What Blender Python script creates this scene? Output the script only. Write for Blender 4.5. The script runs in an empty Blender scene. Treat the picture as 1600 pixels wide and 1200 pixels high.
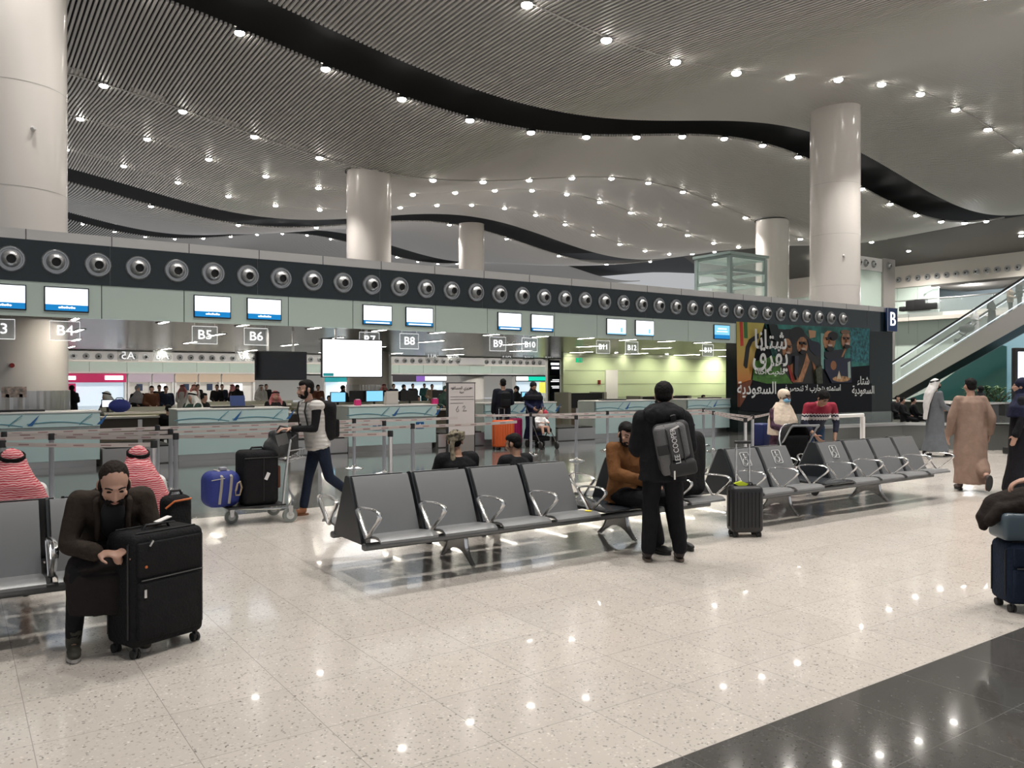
import bpy, bmesh, math, random
from mathutils import Vector, Matrix, noise
V = Vector
R = math.radians
random.seed(7)
C = bpy.context.scene.collection
SC = bpy.context.scene

# ---------------------------------------------------------------- camera
CAM_H = 1.70
YAW = R(34.7)
F = 1262.0
HZ = 593.0
cam = bpy.data.objects.new('camera', bpy.data.cameras.new('camera'))
C.objects.link(cam)
cam.location = (0, 0, CAM_H)
cam.rotation_euler = (R(90 - 0.32), 0, -YAW)
cam.data.sensor_width = 36
cam.data.lens = F / 1600 * 36
cam.data.clip_end = 500
SC.camera = cam
# ---------------------------------------------------------------- world, exposure
w = bpy.data.worlds.new('world'); SC.world = w; w.use_nodes = True
w.node_tree.nodes['Background'].inputs[0].default_value = (0.95, 0.97, 1.0, 1)
w.node_tree.nodes['Background'].inputs[1].default_value = 0.45
SC.view_settings.view_transform = 'Standard'
SC.view_settings.look = 'None'
SC.view_settings.gamma = 1
SC.view_settings.exposure = 0.1
SC.view_settings.use_curve_mapping = False
SPOT_W = 1350.0            # each downlight
STRIP_E = 42.0             # tube lights of the low ceiling
try:
    SC.cycles.max_bounces = 7
    SC.cycles.diffuse_bounces = 3
    SC.cycles.glossy_bounces = 3
    SC.cycles.transparent_max_bounces = 12
    SC.cycles.sample_clamp_indirect = 4
    SC.cycles.caustics_reflective = False
    SC.cycles.caustics_refractive = False
except Exception:
    pass

CS, SN = math.cos(YAW), math.sin(YAW)
def G(px, py, z=0.0):
    """point of the horizontal plane z seen at photo pixel px, py"""
    Z = (CAM_H - z) * F / (py - HZ); u = (px - 800) / F
    return V((Z * (SN + CS * u), Z * (CS - SN * u), z))
def GY(px, py, Y):
    """point of the upright plane Y seen at photo pixel px, py"""
    u = (px - 800) / F; Z = Y / (CS - SN * u)
    return V((Z * (SN + CS * u), Y, CAM_H + (HZ - py) / F * Z))
def pix(p):
    Z = p[0] * SN + p[1] * CS; L = p[0] * CS - p[1] * SN
    return (800 + F * L / max(Z, .01), HZ - F * (p[2] - CAM_H) / max(Z, .01), Z)

# ---------------------------------------------------------------- materials
MT = {}
def mat(name, col, rough=.5, metal=0., spec=.5, emit=None, es=1., alpha=1., coat=0., bump=None, var=None, trans=0.):
    if name in MT: return MT[name]
    m = bpy.data.materials.new(name); m.use_nodes = True
    nt = m.node_tree; b = nt.nodes['Principled BSDF']
    c = (col[0], col[1], col[2], 1)
    b.inputs['Base Color'].default_value = c
    b.inputs['Roughness'].default_value = rough
    b.inputs['Metallic'].default_value = metal
    b.inputs['Specular IOR Level'].default_value = spec
    b.inputs['Alpha'].default_value = alpha
    b.inputs['Coat Weight'].default_value = coat
    b.inputs['Transmission Weight'].default_value = trans
    if emit:
        b.inputs['Emission Color'].default_value = (emit[0], emit[1], emit[2], 1)
        b.inputs['Emission Strength'].default_value = es
    if bump or var:
        tc = nt.nodes.new('ShaderNodeTexCoord')
        if var:
            n = nt.nodes.new('ShaderNodeTexNoise'); n.inputs['Scale'].default_value = var[0]; n.inputs['Detail'].default_value = 4
            nt.links.new(tc.outputs['Object'], n.inputs['Vector'])
            r = nt.nodes.new('ShaderNodeValToRGB')
            k = var[1]
            r.color_ramp.elements[0].position = .3; r.color_ramp.elements[1].position = .7
            r.color_ramp.elements[0].color = (col[0]*(1-k), col[1]*(1-k), col[2]*(1-k), 1)
            r.color_ramp.elements[1].color = (min(1, col[0]*(1+k)), min(1, col[1]*(1+k)), min(1, col[2]*(1+k)), 1)
            nt.links.new(n.outputs['Fac'], r.inputs['Fac']); nt.links.new(r.outputs['Color'], b.inputs['Base Color'])
        if bump:
            n = nt.nodes.new('ShaderNodeTexNoise'); n.inputs['Scale'].default_value = bump[0]; n.inputs['Detail'].default_value = 3
            nt.links.new(tc.outputs['Object'], n.inputs['Vector'])
            bp = nt.nodes.new('ShaderNodeBump'); bp.inputs['Strength'].default_value = bump[1]; bp.inputs['Distance'].default_value = .02
            nt.links.new(n.outputs['Fac'], bp.inputs['Height']); nt.links.new(bp.outputs['Normal'], b.inputs['Normal'])
    MT[name] = m
    return m
def cloth(name, col, rough=.85, v=.07, bs=25):
    return mat(name, col, rough, spec=.2, bump=(bs, .45), var=(14, v))

def tile_floor(name, base, specks, line, rough, coat):
    m = bpy.data.materials.new(name); m.use_nodes = True; nt = m.node_tree; N = nt.nodes; L = nt.links
    b = N['Principled BSDF']
    g = N.new('ShaderNodeNewGeometry'); sep = N.new('ShaderNodeSeparateXYZ'); L.new(g.outputs['Position'], sep.inputs[0])
    def math_(op, a, bb=None):
        n = N.new('ShaderNodeMath'); n.operation = op
        for i, q in enumerate((a, bb)):
            if q is None: continue
            if isinstance(q, (int, float)): n.inputs[i].default_value = q
            else: L.new(q, n.inputs[i])
        return n.outputs[0]
    def grid(out, off):
        f = math_('FRACT', math_('DIVIDE', math_('SUBTRACT', out, off), .6))
        d = math_('MINIMUM', f, math_('SUBTRACT', 1., f))
        return math_('LESS_THAN', d, .0034)
    ln = math_('MAXIMUM', grid(sep.outputs[0], .3), grid(sep.outputs[1], .15))
    # tile to tile tone
    fx = math_('FLOOR', math_('DIVIDE', math_('SUBTRACT', sep.outputs[0], .3), .6)); fy = math_('FLOOR', math_('DIVIDE', math_('SUBTRACT', sep.outputs[1], .15), .6))
    cb = N.new('ShaderNodeCombineXYZ'); L.new(fx, cb.inputs[0]); L.new(fy, cb.inputs[1])
    wn = N.new('ShaderNodeTexWhiteNoise'); L.new(cb.outputs[0], wn.inputs['Vector'])
    vo = N.new('ShaderNodeTexVoronoi'); vo.inputs['Scale'].default_value = 95; L.new(g.outputs['Position'], vo.inputs['Vector'])
    r1 = N.new('ShaderNodeValToRGB'); L.new(vo.outputs['Color'], r1.inputs['Fac'])
    e = r1.color_ramp.elements; e[0].position = 0; e[0].color = (*specks[0], 1); e[1].position = 1; e[1].color = (*specks[1], 1)
    q = r1.color_ramp.elements.new(.22); q.color = (*base, 1); q = r1.color_ramp.elements.new(.8); q.color = (*base, 1)
    ns = N.new('ShaderNodeTexNoise'); ns.inputs['Scale'].default_value = 3; ns.inputs['Detail'].default_value = 5; L.new(g.outputs['Position'], ns.inputs['Vector'])
    hs = N.new('ShaderNodeHueSaturation'); L.new(r1.outputs[0], hs.inputs['Color'])
    L.new(math_('ADD', math_('MULTIPLY', wn.outputs['Value'], .07), math_('ADD', math_('MULTIPLY', ns.outputs['Fac'], .12), .9)), hs.inputs['Value'])
    mx = N.new('ShaderNodeMix'); mx.data_type = 'RGBA'; L.new(ln, mx.inputs['Factor']); L.new(hs.outputs[0], mx.inputs['A']); mx.inputs['B'].default_value = (*line, 1)
    L.new(mx.outputs['Result'], b.inputs['Base Color'])
    b.inputs['Roughness'].default_value = rough; b.inputs['Coat Weight'].default_value = coat; b.inputs['Coat Roughness'].default_value = .03
    return m

STEEL = mat('brushed_steel', (.62, .61, .60), .28, 1.)
CHROME = mat('polished_aluminium', (.80, .80, .80), .16, 1.)
GREYM = mat('grey_powder_metal', (.20, .205, .21), .36, .3, bump=(3, .05))
SIDEM = mat('dark_side_plastic', (.018, .022, .027), .4)
BEAM = mat('beam_metal', (.17, .175, .18), .35, .6)
BLACK = mat('black_plastic', (.012, .012, .013), .45)
RUBBER = mat('black_rubber', (.02, .02, .02), .7)
MINT = mat('mint_glass_panel', (.68, .80, .72), .10, spec=.45)
MINTC = mat('mint_counter_glass', (.52, .68, .67), .10, spec=.5)
MINTY = mat('pale_green_wall_glass', (.62, .72, .46), .12)
BAND = mat('slate_band', (.018, .029, .034), .18)
WHITEP = mat('white_paint', (.86, .84, .82), .4)
CREAM = mat('cream_panel', (.76, .71, .64), .4)
BEIGE = mat('beige_panel', (.45, .38, .27), .4)
COLM = mat('column_enamel', (.84, .79, .74), .17, spec=.5)
SLAT = mat('ceiling_slat_aluminium', (.66, .635, .61), .45, .0)
VOID = mat('ceiling_void_black', (.006, .007, .009), .7)
DARKC = mat('dark_soffit', (.10, .095, .088), .6)
LAMP = mat('lamp_lens', (1, 1, 1), .5, emit=(1, .95, .88), es=55)
TUBE = mat('tube_lens', (1, 1, 1), .5, emit=(1, .93, .80), es=STRIP_E)
SCRW = mat('screen_white', (.1, .1, .1), .2, emit=(.86, .93, 1), es=1.6)
SCRB = mat('screen_blue', (.0, .1, .3), .2, emit=(.0, .20, .50), es=.9)
SCRC = mat('screen_cyan', (.0, .1, .3), .2, emit=(.25, .62, .85), es=1.1)
SIGNW = mat('sign_white_glow', (.9, .9, .9), .4, emit=(1, 1, 1), es=1.2)
GLASS = mat('clear_glass', (.75, .85, .82), .03, alpha=.18, spec=.6)
SIGNG = mat('sign_acrylic', (.8, .85, .86), .05, alpha=.22)

# ---------------------------------------------------------------- mesh builder
class MB:
    def __init__(s): s.v = []; s.f = []
    def add(s, vs, fs):
        n = len(s.v); s.v += [V(p) for p in vs]; s.f += [[i + n for i in q] for q in fs]; return s
    def box(s, x0, x1, y0, y1, z0, z1):
        return s.add([(x0,y0,z0),(x1,y0,z0),(x1,y1,z0),(x0,y1,z0),(x0,y0,z1),(x1,y0,z1),(x1,y1,z1),(x0,y1,z1)],
                     [(3,2,1,0),(4,5,6,7),(0,1,5,4),(1,2,6,5),(2,3,7,6),(3,0,4,7)])
    def obox(s, c, size, M):
        a, b, d = [q / 2 for q in size]; c = V(c)
        pts = [c + M @ V(p) for p in ((-a,-b,-d),(a,-b,-d),(a,b,-d),(-a,b,-d),(-a,-b,d),(a,-b,d),(a,b,d),(-a,b,d))]
        return s.add(pts, [(3,2,1,0),(4,5,6,7),(0,1,5,4),(1,2,6,5),(2,3,7,6),(3,0,4,7)])
    def ell(s, c, r, M=None, nu=14, nv=9):
        c = V(c); M = M or Matrix.Identity(3); vs = [c + M @ V((0,0,-r[2]))]
        for j in range(1, nv):
            t = -math.pi/2 + math.pi*j/nv
            for i in range(nu):
                a = 2*math.pi*i/nu
                vs.append(c + M @ V((r[0]*math.cos(t)*math.cos(a), r[1]*math.cos(t)*math.sin(a), r[2]*math.sin(t))))
        vs.append(c + M @ V((0,0,r[2]))); fs = []
        for i in range(nu):
            k = (i+1) % nu
            fs.append((0, 1+k, 1+i)); fs.append((len(vs)-1, len(vs)-1-nu+i, len(vs)-1-nu+k))
            for j in range(nv-2):
                fs.append((1+j*nu+i, 1+j*nu+k, 1+(j+1)*nu+k, 1+(j+1)*nu+i))
        return s.add(vs, fs)
    def loft(s, rings, cap=True, close=False):
        n = len(rings[0]); vs = [p for r in rings for p in r]; fs = []
        m = len(rings)
        for j in range(m if close else m-1):
            for i in range(n):
                k = (i+1) % n; a = j*n; b = ((j+1) % m)*n
                fs.append((a+i, a+k, b+k, b+i))
        if cap and not close:
            fs.append(tuple(range(n))[::-1]); fs.append(tuple(range((m-1)*n, m*n)))
        return s.add(vs, fs)
    def cyl(s, p, q, r1, r2=None, n=14, cap=True):
        p, q = V(p), V(q); r2 = r1 if r2 is None else r2
        d = (q-p).normalized(); a = d.orthogonal().normalized(); b = d.cross(a)
        ring = lambda c, r: [c + a*r*math.cos(2*math.pi*i/n) + b*r*math.sin(2*math.pi*i/n) for i in range(n)]
        return s.loft([ring(p, r1), ring(q, r2)], cap)
    def cap_(s, p, q, r1, r2=None, n=12):
        r2 = r1 if r2 is None else r2
        s.cyl(p, q, r1, r2, n); s.ell(p, (r1,)*3, nu=n, nv=8); s.ell(q, (r2,)*3, nu=n, nv=8); return s
    def chain(s, pts, rs, n=12):
        for i in range(len(pts)-1): s.cap_(pts[i], pts[i+1], rs[i], rs[i+1], n)
        return s
    def tube(s, pts, rx, ry=None, n=8, close=False, side=None):
        """swept tube; rx along `side` (or horizontal), ry across"""
        ry = ry or rx; P = [V(p) for p in pts]; m = len(P); rings = []
        for i in range(m):
            if close: d = P[(i+1) % m] - P[i-1]
            else: d = P[min(i+1, m-1)] - P[max(i-1, 0)]
            d.normalize()
            a = V(side) if side else (d.cross(V((0,0,1))) if abs(d.z) < .98 else V((1,0,0)))
            a = (a - d*a.dot(d)).normalized(); b = d.cross(a)
            rings.append([P[i] + a*rx*math.cos(2*math.pi*k/n) + b*ry*math.sin(2*math.pi*k/n) for k in range(n)])
        return s.loft(rings, True, close)
    def lathe(s, prof, c=(0,0,0), M=None, n=24, cap=True):
        """prof: (radius, height) about local z"""
        c = V(c); M = M or Matrix.Identity(3)
        rings = [[c + M @ V((r*math.cos(2*math.pi*i/n), r*math.sin(2*math.pi*i/n), h)) for i in range(n)] for r, h in prof]
        return s.loft(rings, cap)
    def prism(s, poly, t0, t1, ax='x'):
        """polygon extruded between t0 and t1 along an axis; poly given in the other two axes"""
        def mk(a, b, t): return {'x': (t, a, b), 'y': (a, t, b), 'z': (a, b, t)}[ax]
        n = len(poly)
        vs = [mk(a, b, t0) for a, b in poly] + [mk(a, b, t1) for a, b in poly]
        fs = [tuple(range(n))[::-1], tuple(range(n, 2*n))] + [(i, (i+1) % n, n+(i+1) % n, n+i) for i in range(n)]
        return s.add(vs, fs)
    def rbox(s, x0, x1, y0, y1, z0, z1, r=.03, k=3):
        """box with all edges rounded"""
        r = min(r, (x1-x0)/2.01, (y1-y0)/2.01, (z1-z0)/2.01); prof = []
        for i in range(k+1):
            a = math.pi/2*i/k; prof.append((z0 + r - r*math.cos(a) , r - r*math.sin(a)))
        prof += [(z1 - (z - z0), q) for z, q in prof[::-1]]
        rings = []
        for z, ins in prof:
            ring = []
            for cx, cy, a0 in ((x1-r, y1-r, 0), (x0+r, y1-r, 90), (x0+r, y0+r, 180), (x1-r, y0+r, 270)):
                for i in range(k+1):
                    a = R(a0 + 90*i/k); ring.append(V((cx + (r-ins)*math.cos(a), cy + (r-ins)*math.sin(a), z)))
            rings.append(ring)
        return s.loft(rings)
    def mesh(s, name, smooth=False):
        me = bpy.data.meshes.new(name); me.from_pydata([tuple(p) for p in s.v], [], s.f); me.update()
        bm = bmesh.new(); bm.from_mesh(me); bmesh.ops.recalc_face_normals(bm, faces=bm.faces); bm.to_mesh(me); bm.free()
        if smooth:
            me.shade_smooth()
            try: me.set_sharp_from_angle(angle=R(38))
            except Exception: pass
        return me
    def build(s, name, m=None, parent=None, smooth=False, bevel=0, **kw):
        return obj(name, s.mesh(name, smooth), m, parent, bevel, **kw)

def obj(name, me, m=None, parent=None, bevel=0, label=None):
    o = bpy.data.objects.new(name, me); C.objects.link(o)
    if m and not me.materials: me.materials.append(m)
    if parent: o.parent = parent
    if bevel:
        b = o.modifiers.new('bevel', 'BEVEL'); b.width = bevel; b.segments = 2; b.limit_method = 'ANGLE'
    if label: o['label'] = label
    return o
def tag(o, label=None, cat=None, group=None, kind=None):
    if label: o['label'] = label
    if cat: o['category'] = cat
    if group: o['group'] = group
    if kind: o['kind'] = kind
    return o
def thing(name, label, cat, loc=(0,0,0), rz=0, group=None):
    o = bpy.data.objects.new(name, None); C.objects.link(o); o.location = loc; o.rotation_euler = (0, 0, rz)
    o.empty_display_size = .1
    return tag(o, label, cat, group)
def struct(o): o['kind'] = 'structure'; return o
def kids(o): return [c for c in bpy.data.objects if c.parent == o]
def copy_tree(o, parent=None, ch_map=None):
    c = o.copy(); C.objects.link(c)
    if parent: c.parent = parent
    for ch in (ch_map[o.name] if ch_map and o.name in ch_map else o.children): copy_tree(ch, c, ch_map)
    return c
ORD = ['first','second','third','fourth','fifth','sixth','seventh','eighth','ninth','tenth','eleventh','twelfth','thirteenth','fourteenth','fifteenth','sixteenth','seventeenth','eighteenth','nineteenth','twentieth']
ORD += ['twenty-' + q for q in ORD[:9]] + ['thirtieth'] + ['thirty-' + q for q in ORD[:9]] + ['fortieth'] + ['forty-' + q for q in ORD[:9]] + ['fiftieth'] + ['fifty-' + q for q in ORD[:9]]
def label_row(objs, fmt):
    vis = sorted((pix(o.location)[0], i) for i, o in enumerate(objs))
    k = 0; k2 = -1; vis = sorted(vis, key=lambda q: (pix(objs[q[1]].location)[2] <= 0, q[0]))
    for x, i in vis:
        p = pix(objs[i].location)
        if -6 < p[0] < 1606 and -6 < p[1] < 1206 and p[2] > 0:
            objs[i]['label'] = fmt.replace('#', ORD[k]); k += 1
        else:
            k2 += 1; objs[i]['label'] = fmt.split(',')[0] + ' outside the photo, ' + ORD[k2] + ' of those' + fmt.split(',')[-1].replace('# from the left', '').replace('# from left', '')
S2 = bpy.data.scenes.new('scratch')
def evaluate(o):
    S2.collection.objects.link(o); vl = S2.view_layers[0]; vl.update(); dg = vl.depsgraph
    me = bpy.data.meshes.new_from_object(o.evaluated_get(dg)); bpy.data.objects.remove(o); return me
def text_mesh(s, size, ext=.004, name='lettering', off=0.):
    cu = bpy.data.curves.new(name, 'FONT'); cu.body = s; cu.size = size; cu.extrude = ext; cu.align_x = 'CENTER'; cu.align_y = 'CENTER'
    cu.resolution_u = 3; cu.offset = off
    o = bpy.data.objects.new(name, cu); return evaluate(o)
def text(s, size, m, loc, rot=(R(90), 0, 0), parent=None, name='lettering', ext=.004, bold=0, sx=1):
    me = text_mesh(s, size, ext, name, bold); me.materials.clear(); me.materials.append(m)
    o = bpy.data.objects.new(name, me); C.objects.link(o); o.location = loc; o.rotation_euler = rot; o.scale = (sx, 1, 1)
    if parent: o.parent = parent
    return o
def remesh(mb, vox, smooth=4, folds=0., fs=9., seed=0, name='body'):
    me = bpy.data.meshes.new(name); me.from_pydata([tuple(p) for p in mb.v], [], mb.f); me.update()
    bm = bmesh.new(); bm.from_mesh(me); bmesh.ops.recalc_face_normals(bm, faces=bm.faces); bm.to_mesh(me); bm.free()
    o = bpy.data.objects.new(name, me)
    r = o.modifiers.new('r', 'REMESH'); r.mode = 'VOXEL'; r.voxel_size = vox
    s = o.modifiers.new('s', 'SMOOTH'); s.iterations = smooth; s.factor = .5
    out = evaluate(o); bpy.data.meshes.remove(me)
    if folds:
        off = V((seed*3.1, seed*1.7, seed*.9))
        nv = len(out.vertices); co = [0.]*(3*nv); no = [0.]*(3*nv)
        out.vertices.foreach_get('co', co); out.vertices.foreach_get('normal', no)
        for i in range(0, 3*nv, 3):
            q = V((co[i]*fs, co[i+1]*fs, co[i+2]*fs*.45)) + off
            d = folds*(noise.noise(q) + .5*noise.noise(q*2.3))
            co[i] += no[i]*d; co[i+1] += no[i+1]*d; co[i+2] += no[i+2]*d
        out.vertices.foreach_set('co', co); out.update()
    out.shade_smooth(); out.name = name
    return out
# ================================================================ SETTING
BY = 17.2                                     # plane of the check-in bulkhead
FL = tile_floor('pale_terrazzo', (.58, .535, .485), ((.14, .125, .11), (.80, .76, .70)), (.36, .33, .30), .16, .22)
FD = tile_floor('dark_granite', (.075, .072, .068), ((.03, .03, .03), (.13, .125, .12)), (.15, .145, .14), .10, .3)
FG = tile_floor('dark_granite_hall', (.085, .085, .08), ((.05, .05, .05), (.13, .13, .125)), (.11, .11, .11), .10, .1)
struct(MB().box(-14, 72, 2.55, 10.3, -.1, 0).build('floor', FL))
struct(MB().box(-14, 72, -12, 2.55, -.1, 0).build('floor', FD))
struct(MB().box(-14, 72, 10.3, 60, -.1, 0).build('floor', FG))

# ---- wavy ceiling
KY = [(-20, 12.4), (10.35, 12.5), (18.75, 13.1), (27.5, 13.0), (35.9, 12.75), (44, 13.6), (52, 14.05), (60.7, 14.15), (94, 18.1), (140, 21)]
def base_z(Y):
    for (a, b), (c, d) in zip(KY, KY[1:]):
        if Y <= c:
            t = max(0, (Y-a)/(c-a)); return b + (d-b)*(t*t*(3-2*t)*.5 + t*.5)
    return KY[-1][1]
def zc(X, Y): return base_z(Y) + 1.0*math.cos(2*math.pi*(X-35)/34.0)
def shell(Y0, Y1, n, dx, X0=-10, X1=61.5, wd=.078, h=.10):
    mb = MB(); ys = [Y0 + (Y1-Y0)*i/n for i in range(n+1)]; vs = []; fs = []
    x = X0
    while x < X1:
        b = len(vs)
        for y in ys:
            z = zc(x, y); vs += [(x, y, z), (x+wd, y, z), (x+wd, y, z+h), (x, y, z+h)]
        for i in range(n):
            a = b + 4*i
            fs += [(a, a+4, a+5, a+1), (a+1, a+5, a+6, a+2), (a+3, a+7, a+4, a)]
        fs += [(b, b+1, b+2, b+3), (b+4*n+3, b+4*n+2, b+4*n+1, b+4*n)]
        x += dx
    me = bpy.data.meshes.new('ceiling'); me.from_pydata(vs, [], fs); me.update()
    return struct(obj('ceiling', me, SLAT))
shell(-8, 24.7, 22, .15)
shell(27.3, 56.6, 20, .15)
shell(60.6, 87, 14, .19)
shell(94, 138, 16, .25, X1=90)
mb = MB(); nx, ny = 40, 30
grid = [[V((-14 + 104*i/nx, -12 + 154*j/ny, zc(-14+104*i/nx, -12+154*j/ny) + 1.3)) for i in range(nx+1)] for j in range(ny+1)]
vs = [p for r in grid for p in r]; fs = [(j*(nx+1)+i, j*(nx+1)+i+1, (j+1)*(nx+1)+i+1, (j+1)*(nx+1)+i) for j in range(ny) for i in range(nx)]
struct(MB().add(vs, fs).build('ceiling', VOID, smooth=True))
# end strip of the shells and the dark soffit beyond
mb = MB(); P = [(61.5, y, zc(61.5, y)-.05) for y in range(-8, 61, 3)] ; Q = [(68, y, 11.6) for y in range(-8, 61, 3)]
mb.add(P + Q, [(i, i+1, len(P)+i+1, len(P)+i) for i in range(len(P)-1)])
struct(mb.build('ceiling', DARKC, smooth=True))
struct(MB().box(-14, 90, 141, 141.3, 0, 24).build('wall_far', DARKC))

# ---- downlights
dl_lens = MB().lathe([(.001, -.09), (.09, -.10), (.155, -.06), (.165, 0)], n=14).mesh('lens', True); dl_lens.materials.append(LAMP)
dl_ring = MB().lathe([(.168, -.03), (.21, -.03), (.21, .09), (.168, .09)], n=14, cap=False).mesh('housing', True); dl_ring.materials.append(CHROME)
ROWS = [(2.2, 3.0), (10.35, 3.0), (18.75, 3.0), (27.35, 3.0), (35.9, 3.0), (44, 3.0), (52, 3.0), (60.65, 6.0), (94.05, 3.0)]
RLAB = ['in the row above the camera', 'in the nearest full row', 'in the arc before the tall column', 'along the nearest black gap',
        'in the row just past the nearest black gap', 'in the middle row of the wavy ceiling', 'in the upper-middle far row of the ceiling', 'along the second black ceiling gap', 'along the farthest black ceiling gap']
spot_data = {}
for k, (Y, d) in enumerate(ROWS):
    row = []
    ph = {2.2: 1.2, 10.35: 1.3, 18.75: 13.5-12, 27.35: 4.9-3, 35.9: 2.0, 44: 2.1, 52: 2.3, 60.65: 5.4, 94.05: 2.1}[Y]
    X = ph
    while X < 61:
        z = zc(X, Y) - .02
        px, py, Z = pix((X, Y, z))
        inview = -20 < px < 1620 and -20 < py < 1200
        hidden = py > 356 + .0885*px + 4 and px < 1390
        if not (inview and not hidden) and not (Y < 40): X += d; continue
        if Y == 2.2 and X > 34: break
        t = thing('ceiling_downlight', 'x', 'ceiling light', (X, Y, z), 0, 'downlights ' + RLAB[k])
        obj('lens', dl_lens, None, t); obj('housing', dl_ring, None, t)
        if True:
            if k not in spot_data:
                L = bpy.data.lights.new('downlight', 'SPOT'); L.energy = SPOT_W*(1 if k < 5 else 2.2); L.spot_size = R(86); L.spot_blend = .6; L.shadow_soft_size = .14; L.color = (1, .955, .90)
                spot_data[k] = L
            lo = bpy.data.objects.new('lamp', spot_data[k]); C.objects.link(lo); lo.parent = t; lo.location = (0, 0, -.14)
        row.append(t); X += d
    label_row(row, 'bright downlight, # from left, ' + RLAB[k])
    if k in (2, 4, 5, 6):      # slim track along the row
        x0, x1 = row[0].location.x, 61
        mb = MB(); n = 60
        mb.tube([(x0 + (x1-x0)*i/n, Y-.12, zc(x0 + (x1-x0)*i/n, Y)-.015) for i in range(n+1)], .035, .02, n=6)
        tag(mb.build('light_track', SLAT), 'slim pale track joining the downlights ' + RLAB[k], 'light track')

srow = []
for (x, y) in ((64.5, 19.0), (64.5, 27.5), (64.5, 36.0), (64.5, 45.0)):
    z = 13.0 - (x-61.5)/6.5*1.4 - .08
    t = thing('ceiling_downlight', 'x', 'ceiling light', (x, y, min(z, zc(61.5, y)-.05 + (11.6-zc(61.5, y)+.05)*(x-61.5)/6.5 - .02)), 0, 'downlights in the dark soffit at the right')
    obj('lens', dl_lens, None, t); obj('housing', dl_ring, None, t); srow.append(t)
    L = bpy.data.lights.new('downlight', 'SPOT'); L.energy = 3200; L.spot_size = R(140); L.spot_blend = .8; L.shadow_soft_size = .14; L.color = (1, .955, .90)
    lo = bpy.data.objects.new('lamp', L); C.objects.link(lo); lo.parent = t; lo.location = (0, 0, -.16)
label_row(srow, 'bright downlight, # from left, in the dark soffit above the escalator')
AP = mat('slat_fill', (.40, .385, .37), .5)
prow = []
for Y in (35.9, 44, 52):
    for i in range(6):
        X = {35.9: 3.4, 44: 3.5, 52: 3.7}[Y] + 3*i
        if X > 17: continue
        t = thing('ceiling_access_panel', 'x', 'ceiling panel', (X+.2, Y-.2, zc(X+.2, Y-.2)), 0, 'access panels in the slatted ceiling')
        n = Vector((-(zc(X+.3, Y)-zc(X-.3, Y))/.6, -(zc(X, Y+.3)-zc(X, Y-.3))/.6, 1)).normalized(); Mq = n.to_track_quat('Z', 'Y').to_matrix()
        mb = MB()
        for q in (-.62, -.38, .38, .62): mb.obox(Mq @ V((0, q, .035)), (1.1, .06, .03), Mq)
        mb.obox(Mq @ V((0, 0, .06)), (1.0, 1.2, .02), Mq); mb.build('panel', AP, t); prow.append(t)
label_row(prow, 'small slatted access panel, # from left, between the downlights of the slatted ceiling')
# ---- columns
CR = 1.085
def column(x, y, base, label, bot=0., r=CR, seams=True):
    t = thing('column', label, 'column', (x, y, bot))
    H = zc(x, y) - bot + .06
    MB().lathe([(r, base), (r, H-.35)], n=48, cap=False).build('shaft', COLM, t, True)
    MB().lathe([(r*1.005, H-.35), (r*1.005, H-.30), (r*.995, H-.30), (r*.995, H)], n=48, cap=False).build('collar', COLM, t, True)
    MB().lathe([(r+.07, H-.02), (r+.07, H+.04), (r, H+.04)], n=48, cap=False).build('ceiling_ring', BLACK, t, True)
    if base > 0:
        mb = MB(); n = 96
        mb.loft([[V(((r+.03+.012*(i % 2))*math.cos(2*math.pi*i/n), (r+.03+.012*(i % 2))*math.sin(2*math.pi*i/n), z)) for i in range(n)] for z in (.0, base)])
        mb.build('steel_cladding', STEEL, t)
    if seams:
        mb = MB()
        for z in (3.6, 5.9, 8.2, 10.5): mb.lathe([(r+.003, z), (r+.003, z+.012)], n=48, cap=False)
        mb.build('joint_ring', mat('joint_grey', (.5, .48, .45), .5), t)
    mb = MB(); a = math.atan2(-y, -x) + .35
    mb.cyl((math.cos(a)*r*.99, math.sin(a)*r*.99, 7.2), (math.cos(a)*(r+.09), math.sin(a)*(r+.09), 7.2), .06, .04)
    mb.build('camera_dome', WHITEP, t, True)
    return t
column(1.15, 21.6, 1.45, 'broad cream column at the far left rising past the bulkhead to the slats')
column(16.9, 36.8, 1.45, 'cream column standing above the bright blank screen', seams=False)
column(37.0, 59.6, 0, 'slimmer distant cream column right of the middle one', r=1.1, seams=False)
column(33.2, 22.0, 0, 'tall white column above the winter poster', seams=True)
column(45.7, 35.0, 0, 'shaded cream column behind the glass lift tower', seams=False)

# ---- front bulkhead
XL, XP, XR = -6.0, 20.75, 29.7
zb, zm, zd, zt = 2.86, 3.50, 4.26, 4.45
t = struct(thing('wall_front', None, None, (0, 0, 0)))
MB().box(XL, XR, BY, BY+.30, zd, zt).build('parapet', WHITEP, t)
MB().box(XL, XR, BY-.015, BY+.25, zm, zd).build('dark_band', BAND, t)
seams_x = [x0 + 3.65*k for k in range(-2, 6) for x0 in (2.35, 3.85)]
xs = sorted([XL] + [x for x in seams_x if XL < x < XP] + [XP])
mb = MB()
for a, b in zip(xs, xs[1:]): mb.box(a+.008, b-.008, BY, BY+.1, zb, zm)
mb.build('mint_panel', MINT, t)
MB().box(XL, XP, BY+.03, BY+.25, zb+.01, zm).build('backing', BLACK, t)
mb = MB()
for i in range(26): mb.box(XL+i*1.42, XL+i*1.42+.015, BY-.004, BY, zd, zt)
for i in range(14): mb.box(XL+i*2.83, XL+i*2.83+.012, BY-.019, BY-.015, zm, zd)
mb.build('joint_line', mat('joint_dark', (.10, .11, .12), .5), t)
struct(MB().box(XL, XR, BY+.25, 18.2, zt-.08, zt).build('trim_1', WHITEP))
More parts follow.
